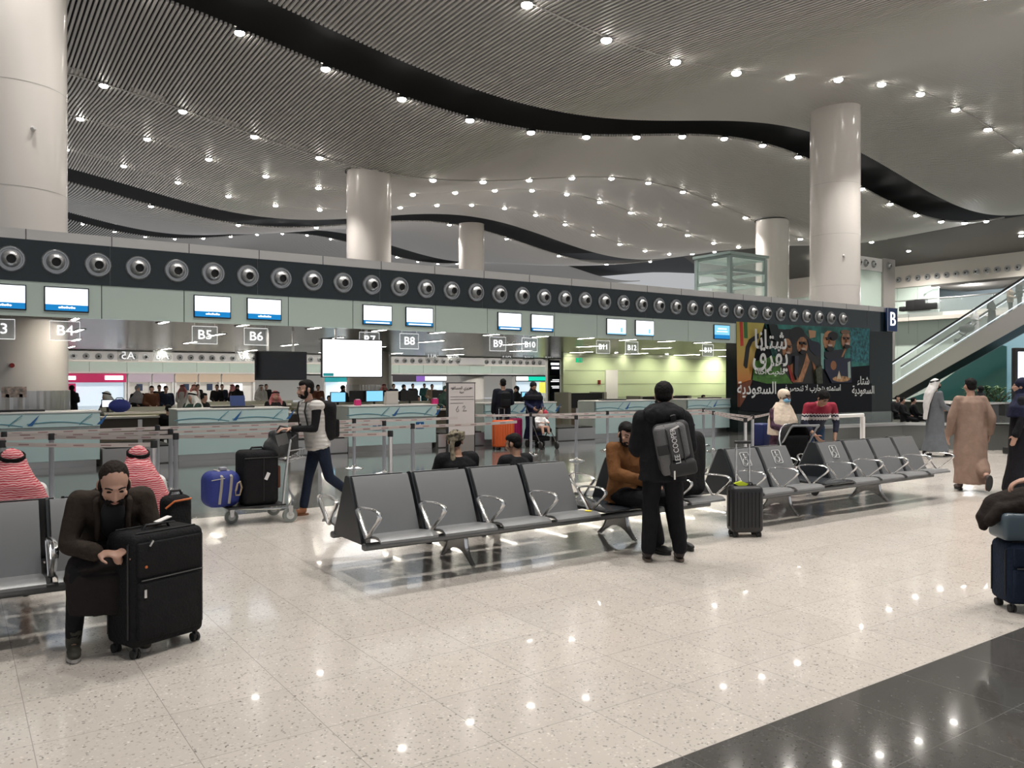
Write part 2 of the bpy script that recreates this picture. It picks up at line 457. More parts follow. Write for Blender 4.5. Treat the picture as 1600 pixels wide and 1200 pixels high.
# dark wall that carries the poster
struct(MB().box(XP, XR, BY, BY+.5, 0, zm).build('wall_poster', mat('poster_wall', (.008, .015, .014), .22, spec=.3)))
struct(MB().box(38.6, 38.8, 23, 41, 0, zt).build('wall_right', MINTY))

# ---- nozzles
def nozzle_meshes(s, n=28):
    M = Matrix.Rotation(R(90), 3, 'X')       # local z -> -y
    a = MB().lathe([(.235*s, 0), (.235*s, .02), (.215*s, .045), (.19*s, .045), (.185*s, .02), (.155*s, .02), (.15*s, .03)], M=M, n=n, cap=False).mesh('flange', True)
    M2 = Matrix.Rotation(R(97), 3, 'X')
    b = MB().lathe([(.155*s, .0), (.15*s, .05), (.13*s, .10), (.105*s, .145), (.085*s, .16), (.078*s, .155), (.078*s, .08)], M=M2, n=n, cap=False).mesh('jet', True)
    c = MB().lathe([(.079*s, .10), (.001, .101)], M=M2, n=n, cap=False).mesh('throat', False)
    a.materials.append(mat('nozzle_silver', (.42, .43, .44), .3, .75)); b.materials.append(mat('nozzle_silver_light', (.55, .55, .55), .35, .6)); c.materials.append(BLACK)
    return a, b, c
na, nb, nc = nozzle_meshes(1.0)
def nozzle(p, rz=0, grp='air nozzles of the front bulkhead', ms=(na, nb, nc)):
    t = thing('air_nozzle', 'x', 'air nozzle', p, rz, grp)
    for nm, me in zip(('flange', 'jet', 'throat'), ms): obj(nm, me, None, t)
    return t
row = [nozzle((.87 + .709*i, BY-.015, 3.885)) for i in range(37)]
label_row(row, 'round silver air nozzle, # from the left on the dark band of the check-in bulkhead')
ms2 = nozzle_meshes(.85, 14)
row = []
for i in range(58):
    p = (5.6 + .709*i, 57.97, 3.2); px = pix(p)[0]
    if px > 870: break
    if 95 < px < 400 or 480 < px < 505 or 602 < px < 722 or 755 < px < 848: row.append(nozzle(p, 0, 'air nozzles of the far shop wall', ms2))
label_row(row, 'tiny air nozzle, # from the left on the white band above the far shops')
EW = 68.0
ms3 = nozzle_meshes(1.05, 16)
row = []
for i in range(13):
    px = 1404 + i*15.0 if i < 8 else 1404 + 7*15.0 + (i-7)*16.3
    u = (px-800)/F; Z = EW/(SN+CS*u); Y = Z*(CS-SN*u)
    row.append(nozzle((EW-.05, Y, 10.4), R(-90), 'air nozzles of the upper end wall', ms3))
label_row(row, 'air nozzle high on the end wall above the escalator, # from the left')

# ---- low ceiling of the check-in hall
LCM = bpy.data.materials.new('low_ceiling_metal'); LCM.use_nodes = True
nt = LCM.node_tree; b = nt.nodes['Principled BSDF']; b.inputs['Base Color'].default_value = (.36, .335, .30, 1); b.inputs['Metallic'].default_value = .75; b.inputs['Roughness'].default_value = .22
wv = nt.nodes.new('ShaderNodeTexWave'); wv.bands_direction = 'Y'; wv.inputs['Scale'].default_value = 1.3; wv.inputs['Distortion'].default_value = 0
tc = nt.nodes.new('ShaderNodeTexCoord'); nt.links.new(tc.outputs['Object'], wv.inputs['Vector'])
bp = nt.nodes.new('ShaderNodeBump'); bp.inputs['Strength'].default_value = .25; nt.links.new(wv.outputs['Fac'], bp.inputs['Height']); nt.links.new(bp.outputs['Normal'], b.inputs['Normal'])
LZ = 3.06
struct(MB().box(XL, XR-.3, BY+.25, 41, LZ, LZ+.1).box(XR-.3, 38.6, 23, 41, LZ, LZ+.1).build('ceiling', LCM))
struct(MB().box(XL, 60, 41, 41.3, 3.0, zt).build('trim_2', WHITEP))
tubem = MB().box(-.05, .05, -.85, .85, -.012, .0).mesh('diffuser'); tubem.materials.append(TUBE)
tubef = MB().box(-.10, .10, -.9, .9, -.010, .006).mesh('frame'); tubef.materials.append(WHITEP)
ORDR = []
for j, Y in enumerate((19.9, 25.2, 31.0, 38.0)):
    row = []
    for i in range(-1, 21):
        X = 2.25 + 1.85*i + (0 if j == 0 else .6*j)
        if j and i % 2: continue
        if (X < 29 or (X < 38 and Y > 24)) and not (Y > 32 and X > 24) and not math.hypot(X-1.15, Y-21.6) < 2:
            t = thing('strip_light', 'x', 'strip light', (X, Y, LZ-.008), 0, 'strip lights in the low ceiling')
            obj('frame', tubef, None, t); obj('diffuser', tubem, None, t); row.append(t)
    label_row(row, 'slim strip light, # from the left in the ' + ['nearest', 'second', 'third', 'farthest'][j] + ' row under the low ceiling')

# pale green back wall right, with panel joints
struct(MB().box(25.3, 38.6, 32, 32.2, 0, LZ).build('wall_back', MINTY))
mb = MB()
for z in (.75, 1.45, 2.15, 2.85): mb.box(25.3, 38.6, 31.985, 31.998, z, z+.02)
struct(mb.build('trim_3', mat('joint_green', (.25, .30, .2), .5)))
for i, x in enumerate((27.6, 31.2, 33.6, 36.2)):
    t = thing('wall_washer_lamp', 'small recessed lamp washing the pale green back wall with light, ' + ORD[i] + ' from the left', 'ceiling light', (x, 30.6, LZ-.01), 0, 'wall washers')
    MB().lathe([(.001, -.01), (.07, -.01), (.09, 0)], n=14).build('lens', LAMP, t)
    L = bpy.data.lights.new('washer', 'SPOT'); L.energy = 110 if i != 3 else 260; L.spot_size = R(120); L.spot_blend = .8; L.shadow_soft_size = .08; L.color = (1, .97, .74)
    lo = bpy.data.objects.new('lamp', L); C.objects.link(lo); lo.parent = t; lo.location = (0, .05, -.05); lo.rotation_euler = (R(38), 0, 0)
# ---- far wall with shops
FY = 58.0
struct(MB().box(-8, 60, FY, FY+.3, 2.95, 4.6).box(-8, 60, FY, FY+.3, 2.0, 2.2).build('wall_far', WHITEP))
mb = MB()
for i in range(30): mb.box(-6+i*2.2+.01, -6+(i+1)*2.2-.01, FY-.03, FY+.2, 2.2, 2.85)
struct(mb.build('trim_4', MINT))
struct(MB().box(-8, 60, FY+6, FY+6.2, 0, 4).build('wall_shops_back', CREAM))
struct(MB().box(-8, 60, FY, FY+6, 2.0, 2.1).build('ceiling', WHITEP))
def XF(px, Y=FY): return GY(px, 600, Y).x
def shop(name, label, x0, x1, fascia, glow, gs, sign=None, signs=()):
    a, b = XF(x0), XF(x1); t = thing(name, label, 'shop', ((a+b)/2, FY, 0)); wd = b-a
    MB().box(-wd/2+.03, wd/2-.03, -.25, .0, 1.52, 2.08).build('fascia', fascia, t)
    MB().box(-wd/2+.1, wd/2-.1, .3, .4, 0, 1.5).build('lit_back_panel', mat(name+'_glow', (.6, .6, .6), .5, emit=glow, es=gs), t)
    MB().box(-wd/2, -wd/2+.12, -.2, .3, 0, 2.0).build('side_post', WHITEP, t); MB().box(wd/2-.12, wd/2, -.2, .3, 0, 2.0).build('side_post', WHITEP, t)
    for (u0, u1, z0, z1, m) in signs: MB().box(-wd/2+u0*wd, -wd/2+u1*wd, -.32, -.26, z0, z1).build('sign_panel', m, t)
    return t
MAG = mat('magenta_fascia', (.55, .02, .12), .4, emit=(.55, .01, .10), es=.15)
shop('shop_front', 'shop front with magenta fascia and white glowing signs at far left', 94, 197, MAG, (.65, .85, 1), .62, None,
     ((.02, .22, 1.68, 1.92, SIGNW), (.66, .94, 1.68, 1.95, SIGNW), (.0, .22, .4, 1.45, MAG)))
LIL = mat('lilac_fascia', (.62, .52, .60), .4); PCH = mat('peach_fascia', (.70, .55, .42), .4)
for i, (x0, x1, f, c) in enumerate(((199, 236, LIL, 'lilac'), (237, 271, LIL, 'pale pink'), (272, 308, PCH, 'peach'), (309, 344, PCH, 'warm beige'), (345, 397, PCH, 'long cream'))):
    shop('service_window', 'far service window with ' + c + ' header, ' + ['right of the magenta shop', 'left of the first post', 'behind the navy jacketed man', 'behind the pink headscarves', 'left of the dark hanging screen'][i],
         x0, x1, f, ((.55, .50, .42), (.5, .48, .45), (.75, .68, .55), (.8, .75, .65), (.85, .8, .75))[i], .45, None, ((.35, .6, .95, 1.4, SIGNW if i in (1, 4) else mat('navy_notice', (.03, .05, .1), .4)),))
TEAL = mat('teal_fascia', (.02, .30, .33), .4, emit=(.0, .25, .28), es=.4)
shop('shop_front', 'teal shop front below the bright blank screen', 505, 552, TEAL, (.1, .6, .5), .6, None, ((.45, .9, .3, 1.5, SIGNW),))
PUR = mat('purple_fascia', (.12, .05, .25), .4, emit=(.3, .15, .6), es=.5)
shop('shop_front', 'shop with purple sign and plum interior right of the bright screen', 611, 696, mat('dark_fascia', (.05, .04, .05), .4), (.30, .03, .13), .6, None,
     ((.42, .58, 1.55, 1.98, PUR), (.58, .98, 1.6, 1.95, SIGNW)))
shop('shop_front', 'exchange shop with green and white sign under the B10 number', 803, 850, mat('black_fascia', (.02, .02, .02), .4), (1, .95, .70), 1.0, None,
     ((.02, .40, 1.60, 1.95, SIGNW), (.42, .98, 1.60, 1.95, mat('green_glow', (.0, .4, .25), .4, emit=(0, .6, .4), es=.8)), (.78, .98, .5, 1.45, mat('yellow_glow', (.6, .55, .1), .4, emit=(.8, .8, .1), es=.7))))
ta = GY(865, 590, 40).x
t = thing('information_totem', 'tall navy information totem with white writing left of the green wall', 'sign', (ta, 40, 0))
MB().box(-.42, .42, -.1, .1, 0.35, 2.9).build('panel', mat('navy_panel', (.01, .015, .04), .3), t)
MB().box(-.55, -.42, -.12, .12, 0, 3.0).build('steel_post', STEEL, t)
MB().box(-.42, .42, -.115, -.10, 1.9, 1.93).build('divider', STEEL, t)
for k, z in enumerate((2.6, 2.35, 1.65, 1.55, 1.25, 1.15)): MB().box(-.30+.06*(k % 3), .35, -.112, -.101, z, z+(.14 if k < 2 else .05)).build('writing_line', SIGNW, t)
struct(MB().box(-8, -7.8, 10.3, 60, 0, 4.5).build('wall_left', CREAM))

# ---- end wall, upper level
def MX(px, py, X):
    u = (px-800)/F; Z = X/(SN+CS*u); return V((X, Z*(CS-SN*u), CAM_H+(HZ-py)/F*Z))
ZU = 7.4
struct(MB().box(EW, EW+.3, -8, 60, 9.7, 12.1).build('wall_end', CREAM))
mb = MB()
for i in range(22):
    y0 = 21 + i*1.8
    if y0 > 34: mb.box(EW+.1, EW+.2, y0+.01, y0+1.79, ZU, 9.7)
    mb.box(EW+.1, EW+.2, y0+.01, y0+1.79, 0, ZU-.05)
struct(mb.build('wall_end', MINT))
struct(MB().box(EW+6, EW+6.2, 0, 44, 0, 12).build('wall_end', mat('blue_grey_wall', (.22, .27, .30), .3)))
struct(MB().box(EW-.3, EW+6, 0, 60, ZU-.5, ZU-.05).build('trim_5', CREAM))
struct(MB().box(EW-.0, EW+6, 0, 36, 9.5, 9.7).build('trim_6', DARKC))
t = thing('ceiling_light_disc', 'glowing oval disc light over the upper level', 'ceiling light', MX(1517, 443, EW+1.2))
MB().lathe([(.001, 0), (.55, 0), (.6, .06)], n=28).build('diffuser', mat('disc_glow', (1,1,1), .5, emit=(1, 1, 1), es=3), t)
MB().cyl((0, 0, .06), (0, 0, 9.5-t.location.z), .04).build('rod', STEEL, t)
L = bpy.data.lights.new('disc', 'POINT'); L.energy = 700; L.shadow_soft_size = .4; lo = bpy.data.objects.new('lamp', L); C.objects.link(lo); lo.parent = t; lo.location = (0, 0, -.5)
mb = MB(); mb.tube([MX(px, py, EW-.1) for px, py in ((1442, 458), (1448, 453), (1456, 450), (1467, 449))], .09, .05)
tag(mb.build('curved_light', mat('disc_glow', (1,1,1))), 'curved white strip light on the green end wall', 'light')
t = thing('bag_stack', 'dark bags and boxes piled on the upper ledge left of the escalator', 'luggage', MX(1435, 485, EW-.6))
mb = MB(); 
for q in ((-1.7, -.6, .0, .55), (-.7, .3, .0, .9), (.2, 1.0, 0, .85), (1.0, 1.6, 0, .4)): mb.rbox(-.3, .3, q[0], q[1], q[2], q[3], .08)
mb.build('bag_heap', BLACK, t, True)
# glass balustrade of the upper level
t = thing('glass_balustrade', 'clear glass balustrade of the upper level before the green end wall', 'railing', (EW-.8, 0, 0))
MB().box(0, .03, 14, 42, ZU-.4, ZU+1.0).build('glass_pane', GLASS, t)
MB().cyl((0, 14, ZU+1.05), (0, 42, ZU+1.05), .04).build('handrail', STEEL, t)
struct(MB().box(EW-.9, EW, 12, 44, ZU-.7, ZU-.4).build('trim_7', CREAM))

# upper block right of the white column
p0 = GY(1300, 400, 30); p1 = GY(1378, 405, 30); p2 = GY(1396, 405, 30)
t = struct(thing('wall_upper_block', None, None, (0, 30, 0)))
zt2 = p1.z
MB().box(p0.x, p1.x, 0, .4, zt2-.85, zt2).build('header', WHITEP, t)
MB().box(p0.x, p1.x, .05, .4, 0, zt2-.85).build('mint_panel', MINT, t)
MB().box(p1.x, p2.x, -.1, .6, 0, zt2+.05).build('pier', mat('pier_grey', (.35, .33, .31), .4), t)
row = [nozzle((GY(px, 413, 29.95).x, 29.98, zt2-.42), 0, 'air nozzles beside the white column', ms3) for px in (1343, 1353, 1365, 1387)]
row[3].location.y = 29.88
label_row(row, 'air nozzle on the pale block right of the tall white column, # from the left')

# ---- glass lift tower behind the bulkhead
xc = GY(1140, 500, 25)
t = thing('lift_tower', 'glass lift tower with pale green steel frame above the bulkhead', 'lift', (xc.x, 25, 0))
GF = mat('pale_green_steel', (.36, .46, .44), .35)
W1, W2, HT = 2.5, 2.0, 7.45
mb = MB()
for x in (0, W1):
    for y in (0, W2): mb.box(x-.09, x+.09, y-.09, y+.09, 3.17, HT)
for z in (4.9, 5.6, 6.25, 6.8, HT):
    for y in (0, W2): mb.box(0, W1, y-.06, y+.06, z-.09, z+.05)
    for x in (0, W1): mb.box(x-.06, x+.06, 0, W2, z-.09, z+.05)
mb.build('frame', GF, t)
MB().box(-.15, W1+.15, -.15, W2+.15, HT+.05, HT+.17).build('roof', GF, t)
mb = MB(); mb.box(0, W1, -.02, .0, 3.2, HT-.1).box(0, W1, W2, W2+.02, 3.2, HT-.1).box(-.02, 0, 0, W2, 3.2, HT-.1).box(W1, W1+.02, 0, W2, 3.2, HT-.1)
mb.build('glass_pane', GLASS, t)
MB().rbox(.3, W1-.3, .5, 1.7, 3.6, 5.1, .1).build('lift_car', STEEL, t)
MB().box(.5, 1.3, .5, .8, 5.1, 5.3).build('lamp_panel', TUBE, t)
# added glowing fill panels, out of view, that brighten the far shop wall
for i in range(7):
    tt = thing('aisle_fill_panel', 'added unseen fill panel over the aisle before the far shops, ' + ORD[i] + ' from the left', 'ceiling light', (6 + i*6.2, 51.5, 4.455), 0, 'added fill panels over the far aisle')
    MB().box(-1.2, 1.2, -.5, .5, 0, .05).build('diffuser', mat('aisle_fill_glow', (1, 1, 1), .5, emit=(1, .96, .90), es=52), tt); MB().box(-1.25, 1.25, -.55, .55, .05, .10).build('frame', WHITEP, tt)
struct(MB().box(-8, 60, 41.3, 58, 4.56, 4.66).build('ceiling', DARKC))
# ================================================================ CHECK-IN ROW
SWB = mat('swoosh_blue', (.03, .14, .38), .4); SWG = mat('swoosh_teal', (.10, .30, .38), .4)
cx0s = [.04 + 3.75*i for i in range(6)]
CLBL = ['at the far left under the B4 number', 'second from left behind the walking man', 'with the pink tags under the bright screen', 'behind the woman with the pushchair', 'behind the standing man with the grey rucksack', 'at the right end beside the poster wall']
# shapes of the counters
def counter(x0, x1, label, k):
    Y = 17.55
    t = thing('check_in_counter', label, 'counter', ((x0+x1)/2, Y, 0), 0, 'mint check-in counters'); w_ = (x1-x0)/2
    MB().box(-w_+.05, w_-.05, .12, .9, 0, .16).build('plinth', STEEL, t)
    MB().box(-w_, w_, 0, .05, .14, .76).build('front_panel', MINTC, t, bevel=.006)
    MB().prism([(-.05, .80), (.0, .78), (.0, 1.06), (-.02, 1.06)], -w_, w_).build('upper_panel', MINTC, t)
    MB().box(-w_, w_, -.01, .03, .765, .78).build('joint_strip', WHITEP, t)
    MB().box(-w_-.02, w_+.02, -.04, .75, 1.06, 1.09).build('worktop', WHITEP, t, bevel=.006)
    for q in (-w_, w_-.04): MB().box(q, q+.04, .05, .8, .14, 1.06).build('side_panel', mat('counter_side', (.5, .55, .52), .4), t)
    for s in (-1, 1):
        cx = s*w_*.5 + .1; mb = MB(); n = 14
        mb.tube([(cx-.75 + 1.1*i/n, -.052-.0*i, .86 + .06*math.sin(i/n*3.0) - .05*i/n) for i in range(n+1)], .004, .009, n=6)
        mb.tube([(cx+.12 + .22*(i/8), -.055, .83 + .20*(i/8)**.8) for i in range(9)], .004, .009, n=6)
        mb.build('swoosh', SWG, t)
        MB().prism([(cx+.42, .83), (cx+.50, .83), (cx+.62, 1.04)], -.058, -.045, 'y').build('swoosh_sail', SWB, t)
    if k == 2:
        for px in (589, 656):
            x = GY(px, 680, Y).x - (x0+x1)/2
            MB().box(x-.11, x+.11, -.008, 0, .60, .66).box(x-.11, x+.11, -.008, 0, .50, .56).build('blue_emblem', mat('emblem_blue', (.01, .12, .35), .4), t)
            MB().prism([(x-.04, .53), (x+.04, .53), (x, .64)], -.010, -.008, 'y').build('emblem_arrow', WHITEP, t)
    return t
for k, x0 in enumerate(cx0s): counter(x0, x0+2.32 if k < 5 else 21.2, 'mint glass check-in counter with blue swooshes ' + CLBL[k], k)
DARKB = mat('conveyor_rubber', (.02, .02, .02), .6); BROWN = mat('dark_brown_panel', (.10, .075, .055), .5)
DLB = ['between the two counters nearest the left man', 'behind the walking man with the trolley', 'right of the pink-tagged counter', 'right of the woman with the pushchair', 'behind the standing man at the barriers']
for k in range(5):
    a, b = cx0s[k]+2.36, cx0s[k+1]-.04
    t = thing('baggage_conveyor', 'steel baggage weighing conveyor ' + DLB[k], 'conveyor', ((a+b)/2, 17.5, 0), 0, 'baggage conveyors between the counters'); w_ = (b-a)/2
    MB().box(-w_, w_, 0, .03, .02, .34).build('steel_kick_plate', STEEL, t)
    MB().box(-w_, w_, .03, 1.6, .0, .33).build('base', mat('conveyor_base', (.3, .28, .26), .5), t)
    MB().box(-w_+.06, w_-.06, .05, 1.5, .33, .37).build('belt', DARKB, t)
    MB().box(-w_, w_, 1.55, 1.65, .33, .62).build('beige_back_panel', BEIGE, t)
    MB().box(-w_, w_, 1.66, 1.7, .40, .86).build('upper_panel', BROWN, t)
    MB().box(-w_, w_, 1.55, 2.0, .86, .90).build('shelf', CREAM, t)
    MB().box(-.04, .04, -.01, .0, .04, .9).build('divider_post', STEEL, t)
# hardware on counters
def monitor(x, y, z, w_=.5, h=.3, m=BLACK, rz=0, label='x', nm='monitor'):
    t = thing(nm, label, 'monitor', (x, y, z), rz)
    MB().box(-w_/2, w_/2, -.02, .02, .12, .12+h).build('housing', BLACK, t, bevel=.005)
    MB().box(-w_/2+.02, w_/2-.02, -.025, -.02, .14, .10+h).build('screen', m, t)
    MB().box(-.03, .03, .0, .03, 0, .2).build('neck', BLACK, t); MB().box(-.12, .12, -.08, .08, 0, .015).build('foot', BLACK, t)
    return t
monitor(GY(585, 630, 23.3).x, 23.3, .88, .6, .36, SCRC, 0, 'monitor with cyan screen behind the pink-tagged counter, seen between clerks')
monitor(GY(712, 636, 24.3).x, 24.3, .88, .5, .3, SCRW, 0, 'monitor with pale screen near the dark green abaya')
monitor(GY(528, 628, 23.3).x, 23.3, .88, .5, .32, SCRC, 0, 'monitor with cyan screen right behind the walking man')
monitor(GY(823, 628, 17.9).x, 17.95, 1.09, .32, .16, SCRC, 0, 'monitor with bright cyan screen under the exchange shop')
for x, l in ((1.0, 'left end counter'), (5.0, 'second counter'), (16.0, 'counter before the green wall'), (20.2, 'right end counter')):
    t = thing('keyboard_tray', 'low black keyboard tray lying on the ' + l, 'tray', (x, 17.9, 1.09))
    MB().rbox(-.45, .45, -.12, .12, 0, .035, .01).build('tray', BLACK, t)
for px, l in ((560, 'left'), (681, 'right')):
    q = GY(px, 645, 17.65); t = thing('pink_tag_box', 'small pink tag box on the ' + l + ' end of the counter under the bright screen', 'box', (q.x, 17.7, 1.09))
    MB().box(-.07, .07, -.05, .05, 0, .13).build('box', mat('pink_card', (.75, .03, .22), .5), t); MB().box(-.05, .05, -.03, .03, .12, .15).build('tags', WHITEP, t)
q = GY(617, 635, 17.6); t = thing('notice_stand', 'beige notice standing on the counter under the bright screen', 'sign', (q.x, 17.75, 1.09))
MB().box(-.16, .16, -.01, .01, .02, .33).build('panel', CREAM, t); MB().box(-.17, .17, -.06, .06, 0, .02).build('foot', STEEL, t)
t = thing('laptop', 'blue laptop lid open on the second counter', 'laptop', (GY(372, 636, 17.9).x, 17.9, 1.09))
MB().obox((0, .05, .13), (.32, .02, .26), Matrix.Rotation(R(-12), 3, 'X')).build('lid', mat('laptop_blue', (.06, .10, .28), .4), t, bevel=.005)
MB().box(-.16, .16, .08, .34, 0, .02).build('base', BLACK, t)
for px, nm, l in ((913, 0, 'left of the counter behind the standing man'), (1065, 1, 'right of the standing man')):
    q = GY(px, 636, 22)
    t = thing('dark_screen_console', 'wide dark console ' + l, 'console', (q.x, 22 if nm == 0 else 23, 0))
    W_ = 1.5 if nm == 0 else 2.6
    for q in (-W_/2-.12, W_/2): MB().box(q, q+.12, -.2, .6, 0, 1.05 if nm else 1.25).build('end_panel', mat('console_frame', (.25, .24, .2), .5), t)
    MB().box(-W_/2, W_/2, -.1, .3, .72, 1.03 if nm else 1.22).build('screen_panel', BLACK, t); MB().box(-W_/2, W_/2, -.15, .5, 0, .7).build('lower_cabinet', BROWN, t)
# agent desks behind the counters
OLV = mat('olive_desk', (.28, .27, .16), .5)
DD = [(GY(163, 600, 22).x, GY(286, 600, 22).x, 22, 'left gap, carrying a blue bag'), (GY(470, 600, 23).x, GY(690, 600, 23).x, 23, 'behind the bright screen'), (GY(300, 600, 26).x, GY(470, 600, 26).x, 26, 'behind the second counter'), (GY(700, 600, 24).x, GY(735, 600, 24).x, 24, 'left of the white notice board')]
for a, b, y, l in DD:
    t = thing('work_desk', 'long cluttered work desk ' + l, 'desk', ((a+b)/2, y, 0)); w_ = (b-a)/2
    MB().box(-w_, w_, 0, .8, .84, .88).build('desktop', CREAM, t); MB().box(-w_, w_, .0, .04, .70, .84).build('apron', OLV, t)
    for s in (-1, 0, 1): MB().box(s*(w_-.05)-.04, s*(w_-.05)+.04, .1, .7, 0, .84).build('leg', OLV, t)
    MB().box(-w_, w_, .76, .80, .88, .99).build('screen_panel', mat('desk_screen', (.42, .42, .34), .5), t)
q = GY(190, 640, 22); t = thing('duffel_bag', 'round royal blue duffel bag on the desk behind the left gap', 'bag', (q.x, 22.3, .88))
mb = MB(); mb.ell((0, 0, .16), (.26, .18, .17)); mb.build('body', mat('royal_blue_cloth', (.02, .035, .22), .7, bump=(20, .3)), t, True)
MB().tube([(-.1, 0, .31), (-.06, 0, .36), (.06, 0, .36), (.1, 0, .31)], .012).build('handle', BLACK, t)
monitor(GY(172, 640, 22).x, 22.35, .88, .3, .2, SCRW, 0, 'small cream box monitor left of the blue duffel bag')
for px, y, l in ((640, 20.8, 'left'), (560, 21.6, 'far left'), (688, 20.4, 'right')):
    monitor(GY(px, 640, 23.45).x, 23.45, .88, .6, .35, BLACK, R(180), 'black back of a monitor, %s one, behind the pink-tagged counter' % l)
for i, px in enumerate((602, 606)):
    t = thing('bottle', 'cream bottle on the counter under the bright screen, ' + ('left' if i == 0 else 'right') + ' of two', 'bottle', (GY(px, 630, 18.1).x, 18.1, 0), 0)
    t.location.z = 1.09; MB().lathe([(.04, 0), (.045, .15), (.02, .24), (.02, .3)], n=10).build('body', CREAM, t, True)

# ---- counter number signs
SGX = [(1.75-1.06, 'B3'), (1.75, 'B4'), (4.30, 'B5'), (5.36, 'B6'), (8.0, 'B7'), (9.04, 'B8'), (11.6, 'B9'), (12.62, 'B10'), (15.2, 'B11'), (16.3, 'B12'), (19.55, 'B13')]
for x, s in SGX:
    t = thing('counter_number_sign', 'clear hanging sign reading ' + s + ' below the mint panel', 'sign', (x, BY+.20, 2.62), 0, 'B number signs')
    MB().box(-.25, .25, -.006, .006, -.18, .18).build('acrylic_panel', SIGNG, t)
    MB().tube([(-.25, 0, -.18), (.25, 0, -.18), (.25, 0, .18), (-.25, 0, .18)], .005, n=4, close=True).build('edge', SIGNW, t)
    text(s, .27 if len(s) < 3 else .22, SIGNW, (0, -.012, 0), parent=t, name='number', sx=1.05)
    MB().cyl((-.2, 0, .18), (-.2, 0, .42), .006, n=6).cyl((.2, 0, .18), (.2, 0, .42), .006, n=6).build('hanger', STEEL, t)
AY = 38.9
for px, s in ((200, 'A5'), (254, 'A6'), (381, 'A7'), (675, 'A11'), (710, 'A12'), (792, 'A14'), (826, 'A15'), (858, 'A16')):
    p = GY(px, 556, AY)
    t = thing('counter_number_sign', 'small far sign reading ' + s + ' mirrored, hung on the far side of the low ceiling', 'sign', (p.x, AY, p.z), R(180), 'A number signs seen from behind')
    MB().box(-.42, .42, -.01, .01, -.26, .26).build('acrylic_panel', SIGNG, t)
    text(s, .48 if len(s) < 3 else .36, SIGNW, (0, -.02, 0), parent=t, name='number')
    MB().cyl((-.3, 0, .26), (-.3, 0, 3.06-p.z), .01, n=6).cyl((.3, 0, .26), (.3, 0, 3.06-p.z), .01, n=6).build('hanger', STEEL, t)

# ---- flight screens on the mint panels
SX = [(.74, 'B3', 0), (1.76, 'B4', 0), (4.40, 'B5', 0), (5.47, 'B6', 0), (8.10, 'B7', 1), (9.2, 'B8', 1), (11.82, 'B9', 1), (12.87, 'B10', 1), (15.5, 'B11', 2), (16.6, 'B12', 2), (19.94, 'B13', 3)]
for x, s, k in SX:
    t = thing('flight_screen', 'wall screen with white picture and blue foot, above the ' + s + ' sign', 'screen', (x, BY, 3.195), 0, 'screens on the mint panels')
    MB().box(-.37, .37, -.035, .0, -.23, .23).build('bezel', BLACK, t, bevel=.004)
    zs = -.10 if k == 0 else -.13
    if k == 2:
        MB().box(-.35, .35, -.040, -.035, -.21, .21).build('picture', SCRW, t); MB().box(.14, .22, -.043, -.040, -.15, -.02).build('blue_figure', SCRC, t)
        MB().box(-.35, .35, -.042, -.040, -.21, -.18).build('blue_foot', SCRC, t)
    elif k == 3:
        MB().box(-.35, .35, -.040, -.035, -.09, .21).build('picture', SCRC, t); MB().box(-.35, .35, -.040, -.035, -.21, -.09).build('blue_foot', SCRB, t)
        MB().box(-.2, .2, -.043, -.040, .08, .12).box(-.25, .25, -.043, -.040, 0, .03).build('writing_line', SIGNW, t)
    else:
        MB().box(-.35, .35, -.040, -.035, zs, .21).build('picture', SCRW, t); MB().box(-.35, .35, -.040, -.035, -.21, zs).build('blue_foot', SCRB, t)
        mb = MB()
        if k == 0:
            for i in range(7): mb.ell((-.12+.04*i, -.044, -.155+.006*(i % 2)), (.022, .003, .016 + .006*((i*3) % 2)), nu=8, nv=5)
        else: mb.box(-.30, .30, -.042, -.040, -.195, -.165)
        mb.build('white_writing', SIGNW, t)
# ---- two big hanging screens
a = GY(503, 560, 17.35); b = GY(598, 560, 17.35)
def big_screen(name, label, x0, x1, y, z0, z1, m, topz, extra=None):
    t = thing(name, label, 'screen', ((x0+x1)/2, y, z0)); w_ = (x1-x0)/2; h = z1-z0
    MB().box(-w_, w_, 0, .07, 0, h).build('bezel', BLACK, t, bevel=.005)
    MB().box(-w_+.025, w_-.025, -.006, .0, .025, h-.025).build('picture', m, t)
    MB().box(-.5*w_-.03, -.5*w_+.03, .07, .12, h*.4, topz-z0).box(.5*w_-.03, .5*w_+.03, .07, .12, h*.4, topz-z0).build('hanger', STEEL, t)
    if extra: MB().box(-w_+.03, -w_+.28, -.009, -.006, .03, .10).build('corner_caption', extra, t)
big_screen('hanging_screen', 'large bright blank hanging screen covering part of the B7 sign', a.x, b.x, 17.36, 1.745, 2.63, mat('bright_blank', (.1, .1, .1), .3, emit=(1, 1, 1), es=2.2), 2.86, TEAL)
a = GY(399, 560, 22); b = GY(438.5, 560, 22); c_ = GY(479.5, 560, 22)
big_screen('hanging_screen', 'large switched-off black hanging screen left of the bright one', a.x, c_.x, 22, GY(440, 594, 22).z, GY(440, 549, 22).z, mat('screen_off', (.008, .009, .012), .08), LZ)

